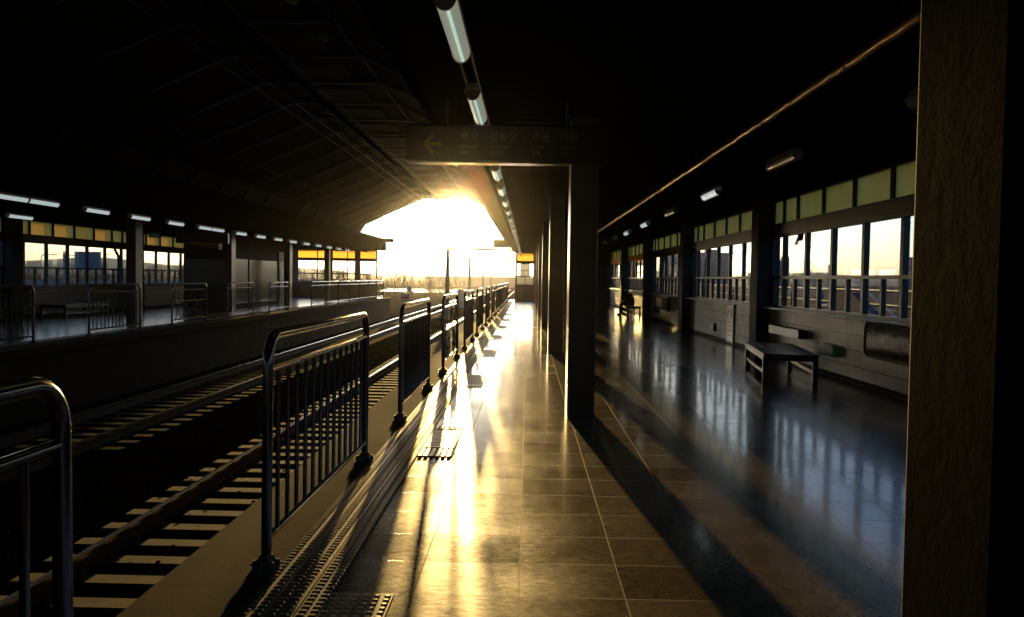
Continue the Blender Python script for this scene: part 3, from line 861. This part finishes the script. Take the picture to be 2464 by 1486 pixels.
# ------------------------------------------------------------------ hanging direction sign
def sign(loc, label, texts, W, H):
    t = thing('direction_sign', label, 'sign', loc)
    b = MB(); b.box(-W/2, W/2, 0, .16, 0, H); b.build('sign_box', M['signface'], t, bevel=.006)
    b = MB(); b.box(-W/2+.02, W/2-.02, -.012, .172, -.022, -.0005); b.build('lower_edge_strip', M['steel'], t)
    b = MB(); b.box(-W/2+.02, W/2-.02, -.012, .172, H+.0005, H+.012); b.build('upper_edge_strip', M['steel'], t)
    for sx in (-W*.3, W*.3):
        b = MB(); b.tube([(sx,.08,H+.012),(sx,.08,CEIL-loc[2]+.01)], .018, 8); b.build('hanger', M['frame'], t)
    if texts:
        # arrow
        a = MB(); c = (-W/2+.2, H*.47)
        def seg(p, q, w):
            d = Vector((q[0]-p[0], q[1]-p[1])).normalized(); nrm = Vector((-d.y, d.x))*w/2
            a.v += [(p[0]+nrm.x,-.004,p[1]+nrm.y),(q[0]+nrm.x,-.004,q[1]+nrm.y),(q[0]-nrm.x,-.004,q[1]-nrm.y),(p[0]-nrm.x,-.004,p[1]-nrm.y)]
            a.v += [(x,-.0005,z) for (x,_,z) in a.v[-4:]]
            k = len(a.v)-8
            for qd in ((0,1,2,3),(4,7,6,5),(0,4,5,1),(1,5,6,2),(2,6,7,3),(3,7,4,0)): a.f.append(tuple(k+i for i in qd))
        seg((c[0],c[1]), (c[0]+.15,c[1]), .028)
        seg((c[0]-.012,c[1]+.006), (c[0]+.075,c[1]+.095), .028)
        seg((c[0]-.012,c[1]-.006), (c[0]+.075,c[1]-.095), .028)
        a.build('arrow', M['yellow'], t)
        for (s, x, z, size) in texts:
            cu = bpy.data.curves.new('lettering', 'FONT'); cu.body = s; cu.size = size; cu.extrude = .0008; cu.align_x = 'LEFT'
            o = bpy.data.objects.new('lettering', cu); COL.objects.link(o); o.parent = t
            cu.materials.append(M['lettering'])
            me = bpy.data.meshes.new_from_object(o.evaluated_get(bpy.context.evaluated_depsgraph_get()))
            bpy.data.objects.remove(o); o = bpy.data.objects.new('lettering', me); COL.objects.link(o); o.parent = t
            o.location = (x, -.003, z); o.rotation_euler = (math.pi/2, 0, 0)
    return t
SW, SH = 2.02, .35
def sx(px): return -SW/2 + (px-150)/2130.0*SW       # from the photographed sign's own proportions
sign((-.235, 8.6, 2.735), 'dark blue hanging direction sign with arrow and Korean station names', [
    ('백석', sx(720), .205, .10), ('·', sx(945), .205, .10), ('정발산', sx(1030), .205, .10), ('·', sx(1380), .205, .10), ('주엽', sx(1480), .205, .10), ('·', sx(1690), .205, .10), ('대화', sx(1780), .205, .10),
    ('Baekseok', sx(720), .130, .045), ('Jeongbalsan', sx(1040), .130, .045), ('Juyeop', sx(1480), .130, .045), ('Daehwa', sx(1780), .130, .045),
    ('白石', sx(720), .068, .045), ('鼎鉢山', sx(1050), .068, .045), ('注葉', sx(1480), .068, .045), ('大化', sx(1780), .068, .045)], SW, SH)
sign((-12.4, 32.2, 2.72), 'dark hanging sign under the opposite canopy', None, 2.0, .35)

# ------------------------------------------------------------------ things on and by the near wall
def bench(loc, label, w=1.0, d=2.6):
    """top w across (x), d along (y)"""
    t = thing('bench', label, 'bench', loc, 'benches')
    b = MB(); n = 5
    for k in range(n):
        x = -w/2+k*w/n; b.box(x+.004, x+w/n-.004, 0, d, .40, .435)
    b.build('seat', M['wood'], t, bevel=.004)
    b = MB(); b.box(-w/2+.02, w/2-.02, .0, .04, .33, .399); b.box(-w/2+.02, w/2-.02, d-.04, d, .33, .399); b.box(-w/2, -w/2+.035, .045, d-.045, .33, .399); b.box(w/2-.035, w/2, .045, d-.045, .33, .399)
    b.build('apron', M['wood'], t)
    for xx in (-w/2, w/2-.08):
        for yy in (.05, d-.13):
            q = MB(); q.box(xx, xx+.08, yy, yy+.08, 0, .329); q.build('leg', M['wood'], t, bevel=.004)
    for xx in (-w/2+.02, w/2-.05):
        b = MB(); b.box(xx, xx+.03, .135, d-.135, .11, .16); b.build('stretcher', M['wood'], t)
    return t
bench((4.15, 13.4, 0), 'dark wooden platform bench near the tiled wall, nearest to the camera', w=.84, d=2.6).rotation_euler.z = rad(-8)
bench((4.62, 36.9, 0), 'sunlit bench with a person sitting on it far along the near wall', w=.6, d=2.2)
bench((-15.9, 28.2, 0), 'dark bench against the opposite wall behind the dim fence panel', w=.9, d=3.0)
t = thing('wall_box', 'long flat wooden box fixed to the wall above the nearest bench', 'wall box', (NW, 15.55, .54))
b = MB(); b.box(-.17,-.001,0,1.9,0,.165); b.build('box_body', M['wood'], t, bevel=.006)
for yy in (.2, 1.7):
    for zz in (.04,.12):
        b = MB(); b.tube([(-.172,yy,zz),(-.178,yy,zz)], .008, 6); b.build('screw', M['steel'], t)
t = thing('exit_light', 'small box light with green exit pictogram low on the wall', 'exit sign', (NW, 14.0, .36))
b = MB(); b.box(-.10,-.001,0,.50,0,.19); b.build('housing', M['white'], t, bevel=.005)
b = MB(); b.box(-.09,-.012,-.006,-.0005,.015,.175); f_ = b.build('lit_face', M['exit_on'], t)
b = MB(); b.box(-.06,-.035,-.010,-.0065,.05,.13); b.box(-.075,-.02,-.010,-.0065,.13,.15); b.build('pictogram', M['lettering'], t)
def rounded(y0, y1, z0, z1, r, n=6):
    pts = []
    for (cy0, cz0, a0) in ((y1-r, z1-r, 0), (y0+r, z1-r, 90), (y0+r, z0+r, 180), (y1-r, z0+r, 270)):
        for i in range(n+1):
            a = rad(a0+90*i/n); pts.append((cy0+r*math.cos(a), cz0+r*math.sin(a)))
    return pts
def rounded_board(loc, label, Lb, Hb, rim, face):
    t = thing('framed_notice', label, 'notice frame', loc, 'rounded notice frames')
    b = MB(); b.prism_x(rounded(0, Lb, 0, Hb, .13), -.07, -.001); b.build('backing', M['wallpaint'], t)
    b = MB(); pts = [(-.075, y, z) for y, z in rounded(0, Lb, 0, Hb, .13)]; b.tube(pts+[pts[0]], .022, 8, cap=False); b.build('rim', rim, t, smooth=True)
    b = MB(); b.prism_x(rounded(.05, Lb-.05, .05, Hb-.05, .10), -.078, -.0705); b.build('face', face, t)
    return t
nf = rounded_board((NW, 9.98, .50), 'rounded dark notice frame with glossy face beside the nearest wall pilaster', 2.75, .50, M['wood'], M['board'])
for ya in (1.10, .55):
    b = MB(); b.box(-.082,-.0785,ya,ya+.13,.27,.37); b.build('photo', M['black'], nf)
t = thing('poster', 'tall narrow pale poster in a frame on the wall below the windows', 'poster', (NW, 21.0, .04))
b = MB(); b.box(-.035,-.001,0,.72,0,.97); b.build('frame', M['black'], t)
b = MB(); b.box(-.040,-.0355,.05,.67,.04,.93); b.build('print', M['poster'], t)
b = MB()
for (w_, z_) in ((.28,.18),(.40,.30),(.22,.42),(.34,.50)): b.box(-.042,-.0405,.36-w_/2,.36+w_/2,z_,z_+.02)
b.tube([(-.042,.36+.22*math.cos(rad(a)),.62+.18*math.sin(rad(a))) for a in range(0,181,20)], .008, 5)
b.build('artwork', M['tactile_base'], t)
t = thing('wall_outlet', 'small dark outlet box low on the tiled wall near the poster', 'outlet', (NW, 23.1, .22))
b = MB(); b.box(-.06,-.001,0,.28,0,.20); b.build('box_body', M['black'], t, bevel=.01)
b = MB(); b.box(-.066,-.0605,.03,.25,.03,.17); b.build('cover', M['frame'], t)
nf2 = copy_tree(nf, label='upright dark rounded frame projecting from the wall in the golden light', loc=(4.90, 29.3, .50))
t = thing('litter_bin', 'small black bin hanging beside the projecting frame', 'bin', (4.85, 32.0, .36))
b = MB(); b.tube([(0,0,0),(0,0,.24)], .11, 12, r2=.14); b.build('bin_body', M['black'], t, smooth=True)
b = MB(); b.tube([(.14*math.cos(rad(a)),.14*math.sin(rad(a)),.245) for a in range(0,361,20)], .012, 6, cap=False); b.build('rim', M['steel'], t)
b = MB(); b.box(.10,.25,-.02,.02,.1,.16); b.build('bracket', M['steel'], t)
# on the opposite wall
rb = rounded_board((FW, 25.9, .35), 'dim rounded frame on the opposite wall left of the bench', 2.2, .55, M['wood'], M['board']); rb.rotation_euler.z = math.pi; rb.location = (FW, 28.0, .45)
t = thing('fire_hydrant_cabinet', 'pale equipment cabinet by the opposite wall behind the ringed panel', 'cabinet', (-15.9, 40.2, 0))
b = MB(); b.box(-.3,.3,0,1.2,0,1.25); b.build('cabinet_body', M['poster'], t, bevel=.01)
b = MB(); b.box(.301,.31,.1,1.1,.7,1.15); b.build('door', M['white'], t)
b = MB(); b.box(.31,.325,.95,1.02,.85,1.0); b.build('handle', M['black'], t)

# ------------------------------------------------------------------ stair enclosures
def enclosure(x0, x1, y0, y1, label, doorside=None):
    t = thing('stair_enclosure', label, 'enclosure', (x0, y0, 0)); W, D = x1-x0, y1-y0
    b = MB(); b.box(0,W,0,D,0,CEIL-.01); b.build('enclosure_wall', M['wallpaint'], t, bevel=.01)
    b = MB(); b.box(.08,W-.08,-.03,-.0005,.7,2.24); b.build('front_panel', M['vending'], t, bevel=.005)
    if doorside:
        s = W if doorside > 0 else 0
        for yy in (.5, 3.0, 5.2):
            b = MB(); b.box(min(s,s+.03*doorside)+.0005*doorside, max(s,s+.03*doorside), yy, yy+2.2, .2, 2.25); b.build('side_panel', M['vending'], t)
        b = MB(); b.box(s+.0005, s+.05, 8.0, 8.9, .02, 2.3); dd = b.build('door', M['door_blue'], t)
        b = MB(); b.box(s+.051, s+.055, 8.2, 8.45, 1.5, 1.85); b.build('notice', M['poster'], dd)
        b = MB(); b.box(s+.0005, s+.06, 7.7, 9.2, 2.33, 2.78); b.build('sign_panel', M['white'], t)
        for ya in (7.9, 8.94):
            b = MB(); b.box(s+.0005, s+.04, ya, ya+.06, .02, 2.3); b.build('door_post', M['steel'], t)
    else:
        b = MB(); b.box(-.04,.0,1.5,3.4,.3,2.3); b.build('side_panel', M['vending'], t)
        b = MB(); b.box(W,W+.04,1.5,3.4,.3,2.3); b.build('side_panel', M['vending'], t)
    return t
enclosure(1.52, 3.5, 37.4, 47.5, 'dark stair enclosure on the near platform behind the middle column')
enclosure(-15.3, -13.35, 37.6, 47.3, 'dark stair enclosure with blue door on the opposite platform', 1)
# small camera and speaker hanging under the opposite canopy
t = thing('monitor', 'small dark monitor on an arm under the opposite canopy', 'monitor', (-12.9, 34.6, 2.55))
b = MB(); b.box(-.35,.35,-.2,.2,0,.42); b.build('screen_housing', M['black'], t, bevel=.01)
b = MB(); b.tube([(0,0,.42),(0,0,.83)], .03, 8); b.build('arm', M['frame'], t)
b = MB(); b.box(-.3,.3,-.206,-.2005,.05,.37); b.build('screen', M['board'], t)
t = thing('exit_light', 'small green lit sign hanging by the first opposite column', 'exit sign', (-13.9, 31.5, 2.86))
b = MB(); b.box(-.22,.22,0,.08,0,.2); b.build('housing', M['frame'], t)
b = MB(); b.box(-.19,.19,-.006,-.0005,.02,.16); b.build('lit_face', M['exit_on'], t)
b = MB(); b.tube([(0,.04,.2),(0,.04,.5)], .01, 6); b.build('hanger', M['frame'], t)

# ------------------------------------------------------------------ downpipes outside the windows
def downpipe(X, k, label, s):
    yn = 9.35+COLP*(k-1)
    t = thing('downpipe', label, 'downpipe', (X, yn, 0), 'downpipes outside the windows')
    b = MB(); b.tube([(0,.1,4.6),(0,.05,3.25),(0,-.02,3.0),(0,-.40,2.72),(0,-.62,2.58),(0,-.60,2.48),(0,-.36,2.30),(0,-.28,2.15),(0,-.28,-1.5)], .06, 10); b.build('pipe', M['frame'], t, smooth=True)
    for z in (1.3, 2.05, 3.2):
        b = MB(); b.tube([(0,-.28 if z<3 else .05,z),(0,-.28 if z<3 else .05,z+.05)], .075, 10); b.build('collar', M['frame'], t)
    return t
for k in range(2, 6): downpipe(NW+.42, k, '%s downpipe seen through the near windows' % nth(k-1), 1)
for k in range(4, 7): downpipe(FW-.42, k, '%s downpipe seen through the opposite windows' % nth(k-3), -1)

# ------------------------------------------------------------------ seated person
def skin_body(name, verts, edges, radii, m, parent, sub=2):
    me = bpy.data.meshes.new(name); me.from_pydata(verts, edges, []); o = bpy.data.objects.new(name, me); COL.objects.link(o)
    o.parent = parent; me.materials.append(m)
    sk = o.modifiers.new('skin', 'SKIN'); sk.use_smooth_shade = True
    for i, r_ in enumerate(radii):
        rr = r_ if isinstance(r_, tuple) else (r_, r_)
        me.skin_vertices[0].data[i].radius = rr
    me.skin_vertices[0].data[0].use_root = True
    ss = o.modifiers.new('sub', 'SUBSURF'); ss.levels = sub; ss.render_levels = sub
    return o
P_ = thing('person', 'person in a dark coat sitting hunched forward on the far bench', 'person', (4.62, 38.1, 0))
# facing -x (towards the tracks), hunched over a bag held on the lap
V = [(0.05,0,.50),(0.03,0,.66),(-.03,0,.82),(-.07,0,.92),(-.12,0,.99),(-.16,0,1.06),      # pelvis..neck..head base
     (-.17,0,1.14),(-.18,0,1.20),                                                             # head
     (-.06,.17,.90),(-.14,.24,.70),(-.34,.10,.62),(-.40,.07,.61),                             # right arm
     (-.06,-.17,.90),(-.14,-.24,.70),(-.34,-.10,.62),(-.40,-.07,.61),                         # left arm
     (.0,.10,.50),(-.42,.12,.50),(-.44,.12,.28),(-.42,.12,.07),(-.55,.13,.045),
     (.0,-.10,.50),(-.42,-.12,.50),(-.48,-.12,.28),(-.50,-.12,.07),(-.62,-.13,.045)]
E_ = [(0,1),(1,2),(2,3),(3,4),(4,5),(5,6),(6,7),(3,8),(8,9),(9,10),(10,11),(3,12),(12,13),(13,14),(14,15),(0,16),(16,17),(17,18),(18,19),(19,20),(0,21),(21,22),(22,23),(23,24),(24,25)]
R_ = [(.15,.13),(.14,.12),(.16,.12),(.13,.10),.055,.06,(.085,.10),(.075,.085),.06,.048,.034,.03,.06,.048,.034,.03,.09,.07,.055,.04,.035,.09,.07,.055,.04,.035]
body = skin_body('body', V, E_, R_, M['skin'], P_)
# clothing: coat and trousers follow the body slightly larger
Vc = V[:5]+V[8:11]+V[12:15]; Ec = [(0,1),(1,2),(2,3),(3,4),(3,5),(5,6),(6,7),(3,8),(8,9),(9,10)]
Rc = [(.175,.155),(.17,.145),(.185,.15),(.155,.12),.075,.08,.064,.05,.08,.064,.05]
skin_body('coat', Vc, Ec, Rc, M['cloth_dark'], P_)
Vt = [V[0]]+V[16:20]+V[21:25]; Et = [(0,1),(1,2),(2,3),(3,4),(0,5),(5,6),(6,7),(7,8)]
skin_body('trousers', Vt, Et, [(.165,.14),.105,.085,.068,.06,.105,.085,.068,.06], M['cloth_dark'], P_)
Vs = [V[19],V[20],V[24],V[25]]
skin_body('shoe', [(-.40,.12,.05),(-.56,.13,.04)], [(0,1)], [.055,.045], M['black'], P_)
skin_body('shoe', [(-.48,-.12,.05),(-.64,-.13,.04)], [(0,1)], [.055,.045], M['black'], P_)
skin_body('hair', [(-.13,0,1.13),(-.15,0,1.21),(-.19,0,1.245)], [(0,1),(1,2)], [(.085,.10),(.09,.10),(.06,.075)], M['hair'], P_)
for s in (-1, 1):
    for k in range(5):
        y0 = s*(.05+.012*k) if k < 4 else s*.09
        skin_body('finger', [(-.40, s*.07+(k-2)*.014*s, .61),(-.44, s*.055+(k-2)*.013*s, .605),(-.465, s*.04+(k-2)*.011*s, .585)], [(0,1),(1,2)], [.009,.008,.007], M['skin'], P_, 1)
b = MB(); b.tube([(-.265,0,1.115),(-.245,0,1.13)], .012, 6, r2=.009); b.build('nose', M['skin'], P_)
for s in (-.033,.033):
    b = MB(); b.tube([(-.258,s,1.145),(-.263,s,1.145)], .009, 6); b.build('eye', M['hair'], P_)
t = thing('shoulder_bag', 'dark bag on the seat next to the person', 'bag', (4.66, 38.85, .437))
b = MB(); b.box(-.2,.2,-.14,.14,0,.26); b.build('bag_body', M['cloth_dark'], t, bevel=.05)
b = MB(); b.tube([(-.14+.28*i/8,0,.25+.14*math.sin(math.pi*i/8)) for i in range(9)], .012, 6); b.build('handle', M['black'], t)

# ------------------------------------------------------------------ catenary masts beyond the roof
def cat_mast(i, x, y, zbeam, ztop, reach, label):
    t = thing('catenary_mast', label, 'mast', (x, y, -1.55), 'catenary masts beyond the roof'); o = 1.55
    if i == 0:
        b = MB(); b.tube([(0,0,0),(0,0,zbeam+o)], .22, 10, r2=.12); b.build('post', M['mast'], t, smooth=True)
        for z in (.2, .9): 
            c = MB(); c.tube([(0,0,z+o),(0,0,z+o+.12)], .26, 10); c.build('collar', M['mast'], t)
        b = MB(); w = .2
        for sxx in (-w, w):
            for syy in (-w, w): b.tube([(sxx,syy,zbeam+o-.1),(sxx,syy,ztop+o)], .045, 5)
        z = zbeam+o-.1; k = 0
        while z < ztop+o:
            b.box(-w-.05,w+.05,-w-.03,w+.03,z,z+.09); z += .62; k += 1
        b.build('lattice_head', M['mast'], t)
    else:
        b = MB(); b.tube([(0,0,0),(0,0,ztop+o)], .15, 8, r2=.11); b.build('post', M['mast'], t, smooth=True)
    b = MB(); b.tube([(0,0,zbeam+o),(reach,0,zbeam+o-.05)], .075, 8); b.build('beam', M['mast'], t, smooth=True)
    for q in range(3):
        b = MB(); xx = reach*(.12+.2*q); b.tube([(xx,0,zbeam+o),(xx,0,zbeam+o+.14)], .06, 6, r2=.03); b.build('insulator', M['mast'], t)
    return t
cat_mast(0, -5.93, 62.9, 3.68, 7.6, 5.2, 'lattice topped catenary mast just outside the vault, against the sun')
cat_mast(1, -5.93, 86.5, 3.40, 3.75, 6.4, 'second catenary mast with a long thin beam')
cat_mast(2, -5.93, 113, 2.62, 2.95, 6.5, 'third catenary mast with a long thin beam')
cat_mast(3, -5.93, 136.5, 2.0, 2.5, 6.5, 'farthest catenary mast with a long thin beam')
# contact wires
for (x, z, nm) in ((-3.61, 4.0, 'near'), (-7.96, 4.0, 'far')):
    t = thing('contact_wire', 'thin contact wire strung over the %s track' % nm, 'wire', (x, 0, 0))
    b = MB(); b.tube([(0,-5,z),(0,62,z),(0,150,z-1.0)], .007, 5); b.build('lower_wire', M['black'], t)
    b = MB(); b.tube([(0,-5,z+.75),(0,62,z+.75),(0,150,z-.4)], .007, 5); b.build('upper_wire', M['black'], t)
t = thing('insulator_arm', 'white insulator on a bracket hanging high over the near track', 'insulator', (-2.71, 9.5, 4.62))
b = MB()
for k in range(4): b.tube([(k*.03,-k*.01,-.01*k),(k*.03+.018,-k*.01,-.01*k)], .055, 12)
b.build('discs', M['white'], t, smooth=True)
b = MB(); b.tube([(.12,0,-.03),(.55,.1,1.9)], .02, 6); b.build('rod', M['frame'], t)
copy_tree(t, label='small white insulator farther along over the near track', loc=(-2.70, 10.9, 4.60))

# ------------------------------------------------------------------ outside world
def apartment(x, y, w, d, h, label, rot=0):
    t = thing('apartment_block', label, 'building', (x, y, -2), 'far apartment blocks')
    b = MB(); b.box(-w/2,w/2,-d/2,d/2,0,h); b.box(-w*.15,w*.15,-d*.3,d*.3,h,h+2.5); b.build('wall', M['building'], t)
    b = MB(); z = 1.4
    while z < h-1.5:
        b.box(-w/2+1,w/2-1,-d/2-.06,-d/2-.001,z,z+1.3); b.box(-w/2-.06,-w/2-.001,-d/2+1,d/2-1,z,z+1.3); z += 2.9
    b.build('window', M['window_dark'], t)
    t.rotation_euler.z = rad(rot)
    return t
bl = [(330,500,26,12,16,'broad'),(300,640,40,12,24,'tall'),(250,760,30,14,20,'pale'),(420,560,30,12,21,'stepped'),(200,330,22,12,9,'low'),(520,760,60,14,30,'widest'),(170,560,26,12,18,'narrow'),(150,700,34,12,27,'slim'),(110,620,30,12,22,'grey'),(95,800,30,12,26,'far grey')]
for i, (x, y, w, d, h, nm) in enumerate(bl):
    apartment(x, y, w, d, h, '%s apartment block on the skyline seen through the near windows' % nm, rnd.uniform(-15,15))
def hills(name, y_of, x0, x1, base, amp, seed, dist_y, n=90):
    r = random.Random(seed); ph = [r.uniform(0,6.28) for _ in range(6)]
    b = MB(); top = []
    for i in range(n+1):
        u = i/n; x = x0+(x1-x0)*u
        h = base+amp*(.5+.5*math.sin(u*7+ph[0]))*(.6+.4*math.sin(u*17+ph[1]))+amp*.12*math.sin(u*43+ph[2])
        h *= min(1, 6*u, 6*(1-u))
        top.append((x, h))
    for i in range(n+1):
        x, h = top[i]; b.v += [(x, dist_y-300, -2.5), (x, dist_y, h-2), (x, dist_y+400, -2.5)]
    for i in range(n):
        a = i*3; b.f += [(a,a+3,a+4,a+1), (a+1,a+4,a+5,a+2)]
    o = b.build(name, M['hill'], smooth=True); o['kind'] = 'structure'; return o
hills('hills', None, -2600, -300, 18, 34, 3, 1900)
hills('hills', None, 100, 2400, 22, 30, 8, 2300)
hills('hills', None, -900, 700, 3, 6, 5, 1800)
# noise barriers
def barrier(x, y0, y1, z, m, label, name='noise_barrier'):
    t = thing(name, label, 'barrier', (x, y0, -2))
    b = MB(); b.box(-.06,.06,0,y1-y0,0,z+2); b.build('panel', m, t)
    n = 0; pp = None; y = 0
    while y < y1-y0 and n < 60:
        if pp is None:
            q = MB(); q.box(-.10,.10,-.08,.08,0,z+2.08); pp = q.build('post', m, t)
        else:
            c = pp.copy(); COL.objects.link(c); c.parent = t; c.location = (0,y,0)
        y += 4; n += 1
    for zz in (z+2.02, z+1.5):
        b = MB(); b.box(-.14,-.101,0,y1-y0,zz,zz+.04); b.build('cap_rail', M['post_grey'], t)
    return t
barrier(13.0, 6, 110, 1.30, M['barrier'], 'blue barrier fence outside the near windows')
barrier(-62.0, 60, 300, .35, M['barrier_grey'], 'grey blue barrier wall outside the opposite windows')
# stair flank outside the near windows
t = thing('outer_stair', 'blue stair flank with slanted handrail outside the near windows', 'stair', (9.2, 16.5, -2))
b = MB(); b.prism_x([(0,0),(9,0),(9,3.3),(7.6,3.3),(0,.6)], -.1, .1); b.build('flank', M['barrier'], t)
b = MB(); b.tube([(-.13,0,1.2),(-.13,7.6,3.75),(-.13,9,3.75)], .03, 6); b.build('handrail', M['white'], t)
# highway sign
t = thing('highway_sign', 'back of a large grey highway sign on a thick pole beyond the opposite windows', 'road sign', (-75, 144, -2))
b = MB(); b.box(-2.25,2.25,-.08,.08,3.9,6.95); b.build('sign_board', M['barrier_grey'], t)
b = MB(); b.tube([(-4.0,0,0),(-4.0,0,6.95)], .27, 10); b.build('post', M['barrier_grey'], t)
for zz in (6.3, 4.6):
    b = MB(); b.tube([(-4.3,.15,zz),(-2.2,.15,zz)], .07, 6); b.build('arm', M['barrier_grey'], t)
def street_lamp(x, y, h, label, s=1):
    t = thing('street_lamp', label, 'street lamp', (x, y, -2), 'street lamps beyond the station')
    b = MB(); b.tube([(0,0,0),(0,0,h*.93),(s*.25,0,h*.985),(s*1.6,0,h)], .09, 7, r2=.045); b.build('post', M['post_grey'], t, smooth=True)
    b = MB(); b.box(min(s*1.5,s*2.2),max(s*1.5,s*2.2),-.14,.14,h-.06,h+.06); b.build('lamp_head', M['post_grey'], t, bevel=.03)
    return t
street_lamp(-68, 118, 5.9, 'street lamp left of the highway sign through the opposite windows')
street_lamp(-86, 140, 6.4, 'street lamp at the far left of the opposite windows')
street_lamp(-66, 132, 6.4, 'street lamp right of the highway sign through the opposite windows')
street_lamp(-22, 150, 8.5, 'street lamp beside the wood outside the station end', -1)
street_lamp(-58, 158, 8.0, 'street lamp seen through the third opposite window bay')
street_lamp(-46, 170, 8.0, 'street lamp seen through the bright end windows')
# utility chimney-like pole in the near end window
t = thing('distant_tower', 'slim pale tower seen through the near end window', 'tower', (-1.5, 420, -2))
b = MB(); b.tube([(0,0,0),(0,0,15)], 2.6, 12, r2=2.2); b.tube([(0,0,15),(0,0,22)], 1.3, 12, r2=1.0); b.build('shaft', M['building'], t)
b = MB(); b.tube([(0,0,14.6),(0,0,15.2)], 3.2, 12); b.build('gallery', M['building'], t)

# bare trees
def bare_tree(b, x, y, z, h, r, depth=4, thick=.05):
    def grow(p, d, ln, rr, dep):
        q = p + d*ln
        b.tube([p, q], rr, 3, r2=rr*.6, cap=False)
        if dep == 0: return
        for k in range(r.choice((2, 3, 3))):
            nd = (d + Vector((r.uniform(-.55,.55), r.uniform(-.55,.55), r.uniform(-.05,.35)))).normalized()
            grow(p + d*ln*r.uniform(.55,1), nd, ln*r.uniform(.6,.85), rr*.6, dep-1)
    grow(Vector((x,y,z)), Vector((r.uniform(-.08,.08), r.uniform(-.08,.08), 1)).normalized(), h*.36, h*.016+thick*.2, depth)
protos = []
for k in range(4):
    b = MB(); r = random.Random(40+k); bare_tree(b, 0, 0, 0, 6.5, r, 5, .08)
    me_o = b.build('crown', M['twig']); protos.append(me_o)
def tree(x, y, h, label, k, group='bare trees outside the station'):
    t = thing('bare_tree', label, 'tree', (x, y, -2), group)
    src = protos[k % 4]; c = src.copy(); COL.objects.link(c); c.parent = t; c.name = 'crown'
    q = MB(); q.tube([(0,0,0),(0,0,1.6)], .13, 7, r2=.10); q.build('trunk', M['twig'], t)
    s = h/6.5; t.scale = (s, s, s); t.rotation_euler.z = rnd.uniform(0, 6.28); return t
spots = [(-50,78,3.9),(-52,86,4.5),(-49,92,4.2),(-53,99,4.4),(-50,107,4.1),(-56,116,5.0),(-54,125,5.2),(-50,133,5.5),(-57,142,5.4),(-49,150,5.6),(-30,120,6.0),(-26,136,6.4),(-34,150,6.8),(-13,112,3.4)]
for i, (x, y, h) in enumerate(spots):
    lab_ = ('%s bare shrubby tree showing over the barrier through the opposite windows' % nth(i+1)) if x < -40 else ('%s bare tree standing in the open ground past the roof end' % nth(i-9))
    tree(x, y, h, lab_, i)
for p in protos: bpy.data.objects.remove(p)
# far wood as one mass
b = MB(); r = random.Random(77)
for i in range(330):
    u = r.random(); x = -190+172*u; y = 190+r.uniform(0,80); hh = (6.6 - 2.6*max(0, (u-.9)/.1))*r.uniform(.7,1.1)
    bare_tree(b, x, y, -2, hh, r, 4, .12)
for i in range(260):
    x = -150+140*r.random(); y = 150+r.uniform(0,60); a0 = r.uniform(0,6.28)
    for k in range(7):
        a = a0+k*.9; b.tube([(x,y,-2),(x+.9*math.cos(a),y+.9*math.sin(a),-2+r.uniform(.6,1.5))], .05, 3, r2=.015, cap=False)
tag(b.build('woodland', M['twig']), kind='stuff')
b = MB(); b.box(-40,10,330,350,-2,1.6); o = b.build('warehouse_wall', M['building'])
t = thing('warehouse', 'long low flat roofed warehouse on the horizon past the roof end', 'building', (0,0,0)); o.parent = t; o.name = 'wall'
b = MB(); b.box(-40.5,10.5,329.5,350.5,1.6,2.0); b.build('roof', M['barrier_grey'], t)
# pond and road beyond
b = MB(); b.quad((-36,200,-1.99),(-17,196,-1.99),(-15,250,-1.99),(-40,246,-1.99)); o = b.build('pond', M['water']); o['kind'] = 'structure'
b = MB(); b.quad((-61,60,-1.985),(-75,60,-1.985),(-100,400,-1.985),(-80,400,-1.985)); o = b.build('road', M['asphalt']); o['kind'] = 'structure'
# signal and cabinet by the track
t = thing('track_signal', 'small black track signal on a short post past the opposite platform', 'signal', (-12.2, 88, -1.6))
b = MB(); b.tube([(0,0,0),(0,0,1.6)], .06, 8); b.build('post', M['post_grey'], t)
b = MB(); b.box(-.2,.2,-.12,.12,1.6,2.2); b.build('signal_head', M['black'], t, bevel=.03)
t = thing('round_cabinet', 'grey round topped trackside cabinet behind the fence tops', 'cabinet', (-6.6, 84, -1.5))
b = MB(); b.prism([(-.45,0),(.45,0),(.45,1.5)]+[(.45*math.cos(rad(a)),1.5+.45*math.sin(rad(a))) for a in range(15,180,15)]+[(-.45,1.5)], -.3, .3); b.build('shell', M['post_grey'], t)
b = MB(); b.box(-.3,.3,-.32,-.305,.2,1.4); b.build('door', M['post_grey'], t)
hz = bpy.data.materials.new('haze'); hz.use_nodes = True; hz.node_tree.nodes.clear()
ho = N(hz, 'ShaderNodeOutputMaterial'); hv = N(hz, 'ShaderNodeVolumePrincipled')
hv.inputs['Color'].default_value = (0.92,0.92,0.92,1); hv.inputs['Density'].default_value = HAZE; hv.inputs['Anisotropy'].default_value = 0.973
L(hz, hv.outputs[0], ho.inputs['Volume'])
b = MB(); b.box(-2750, 2750, -450, 3250, -3.2, 66); o = b.build('haze', hz); o['kind'] = 'stuff'
print('objects', len(bpy.data.objects))
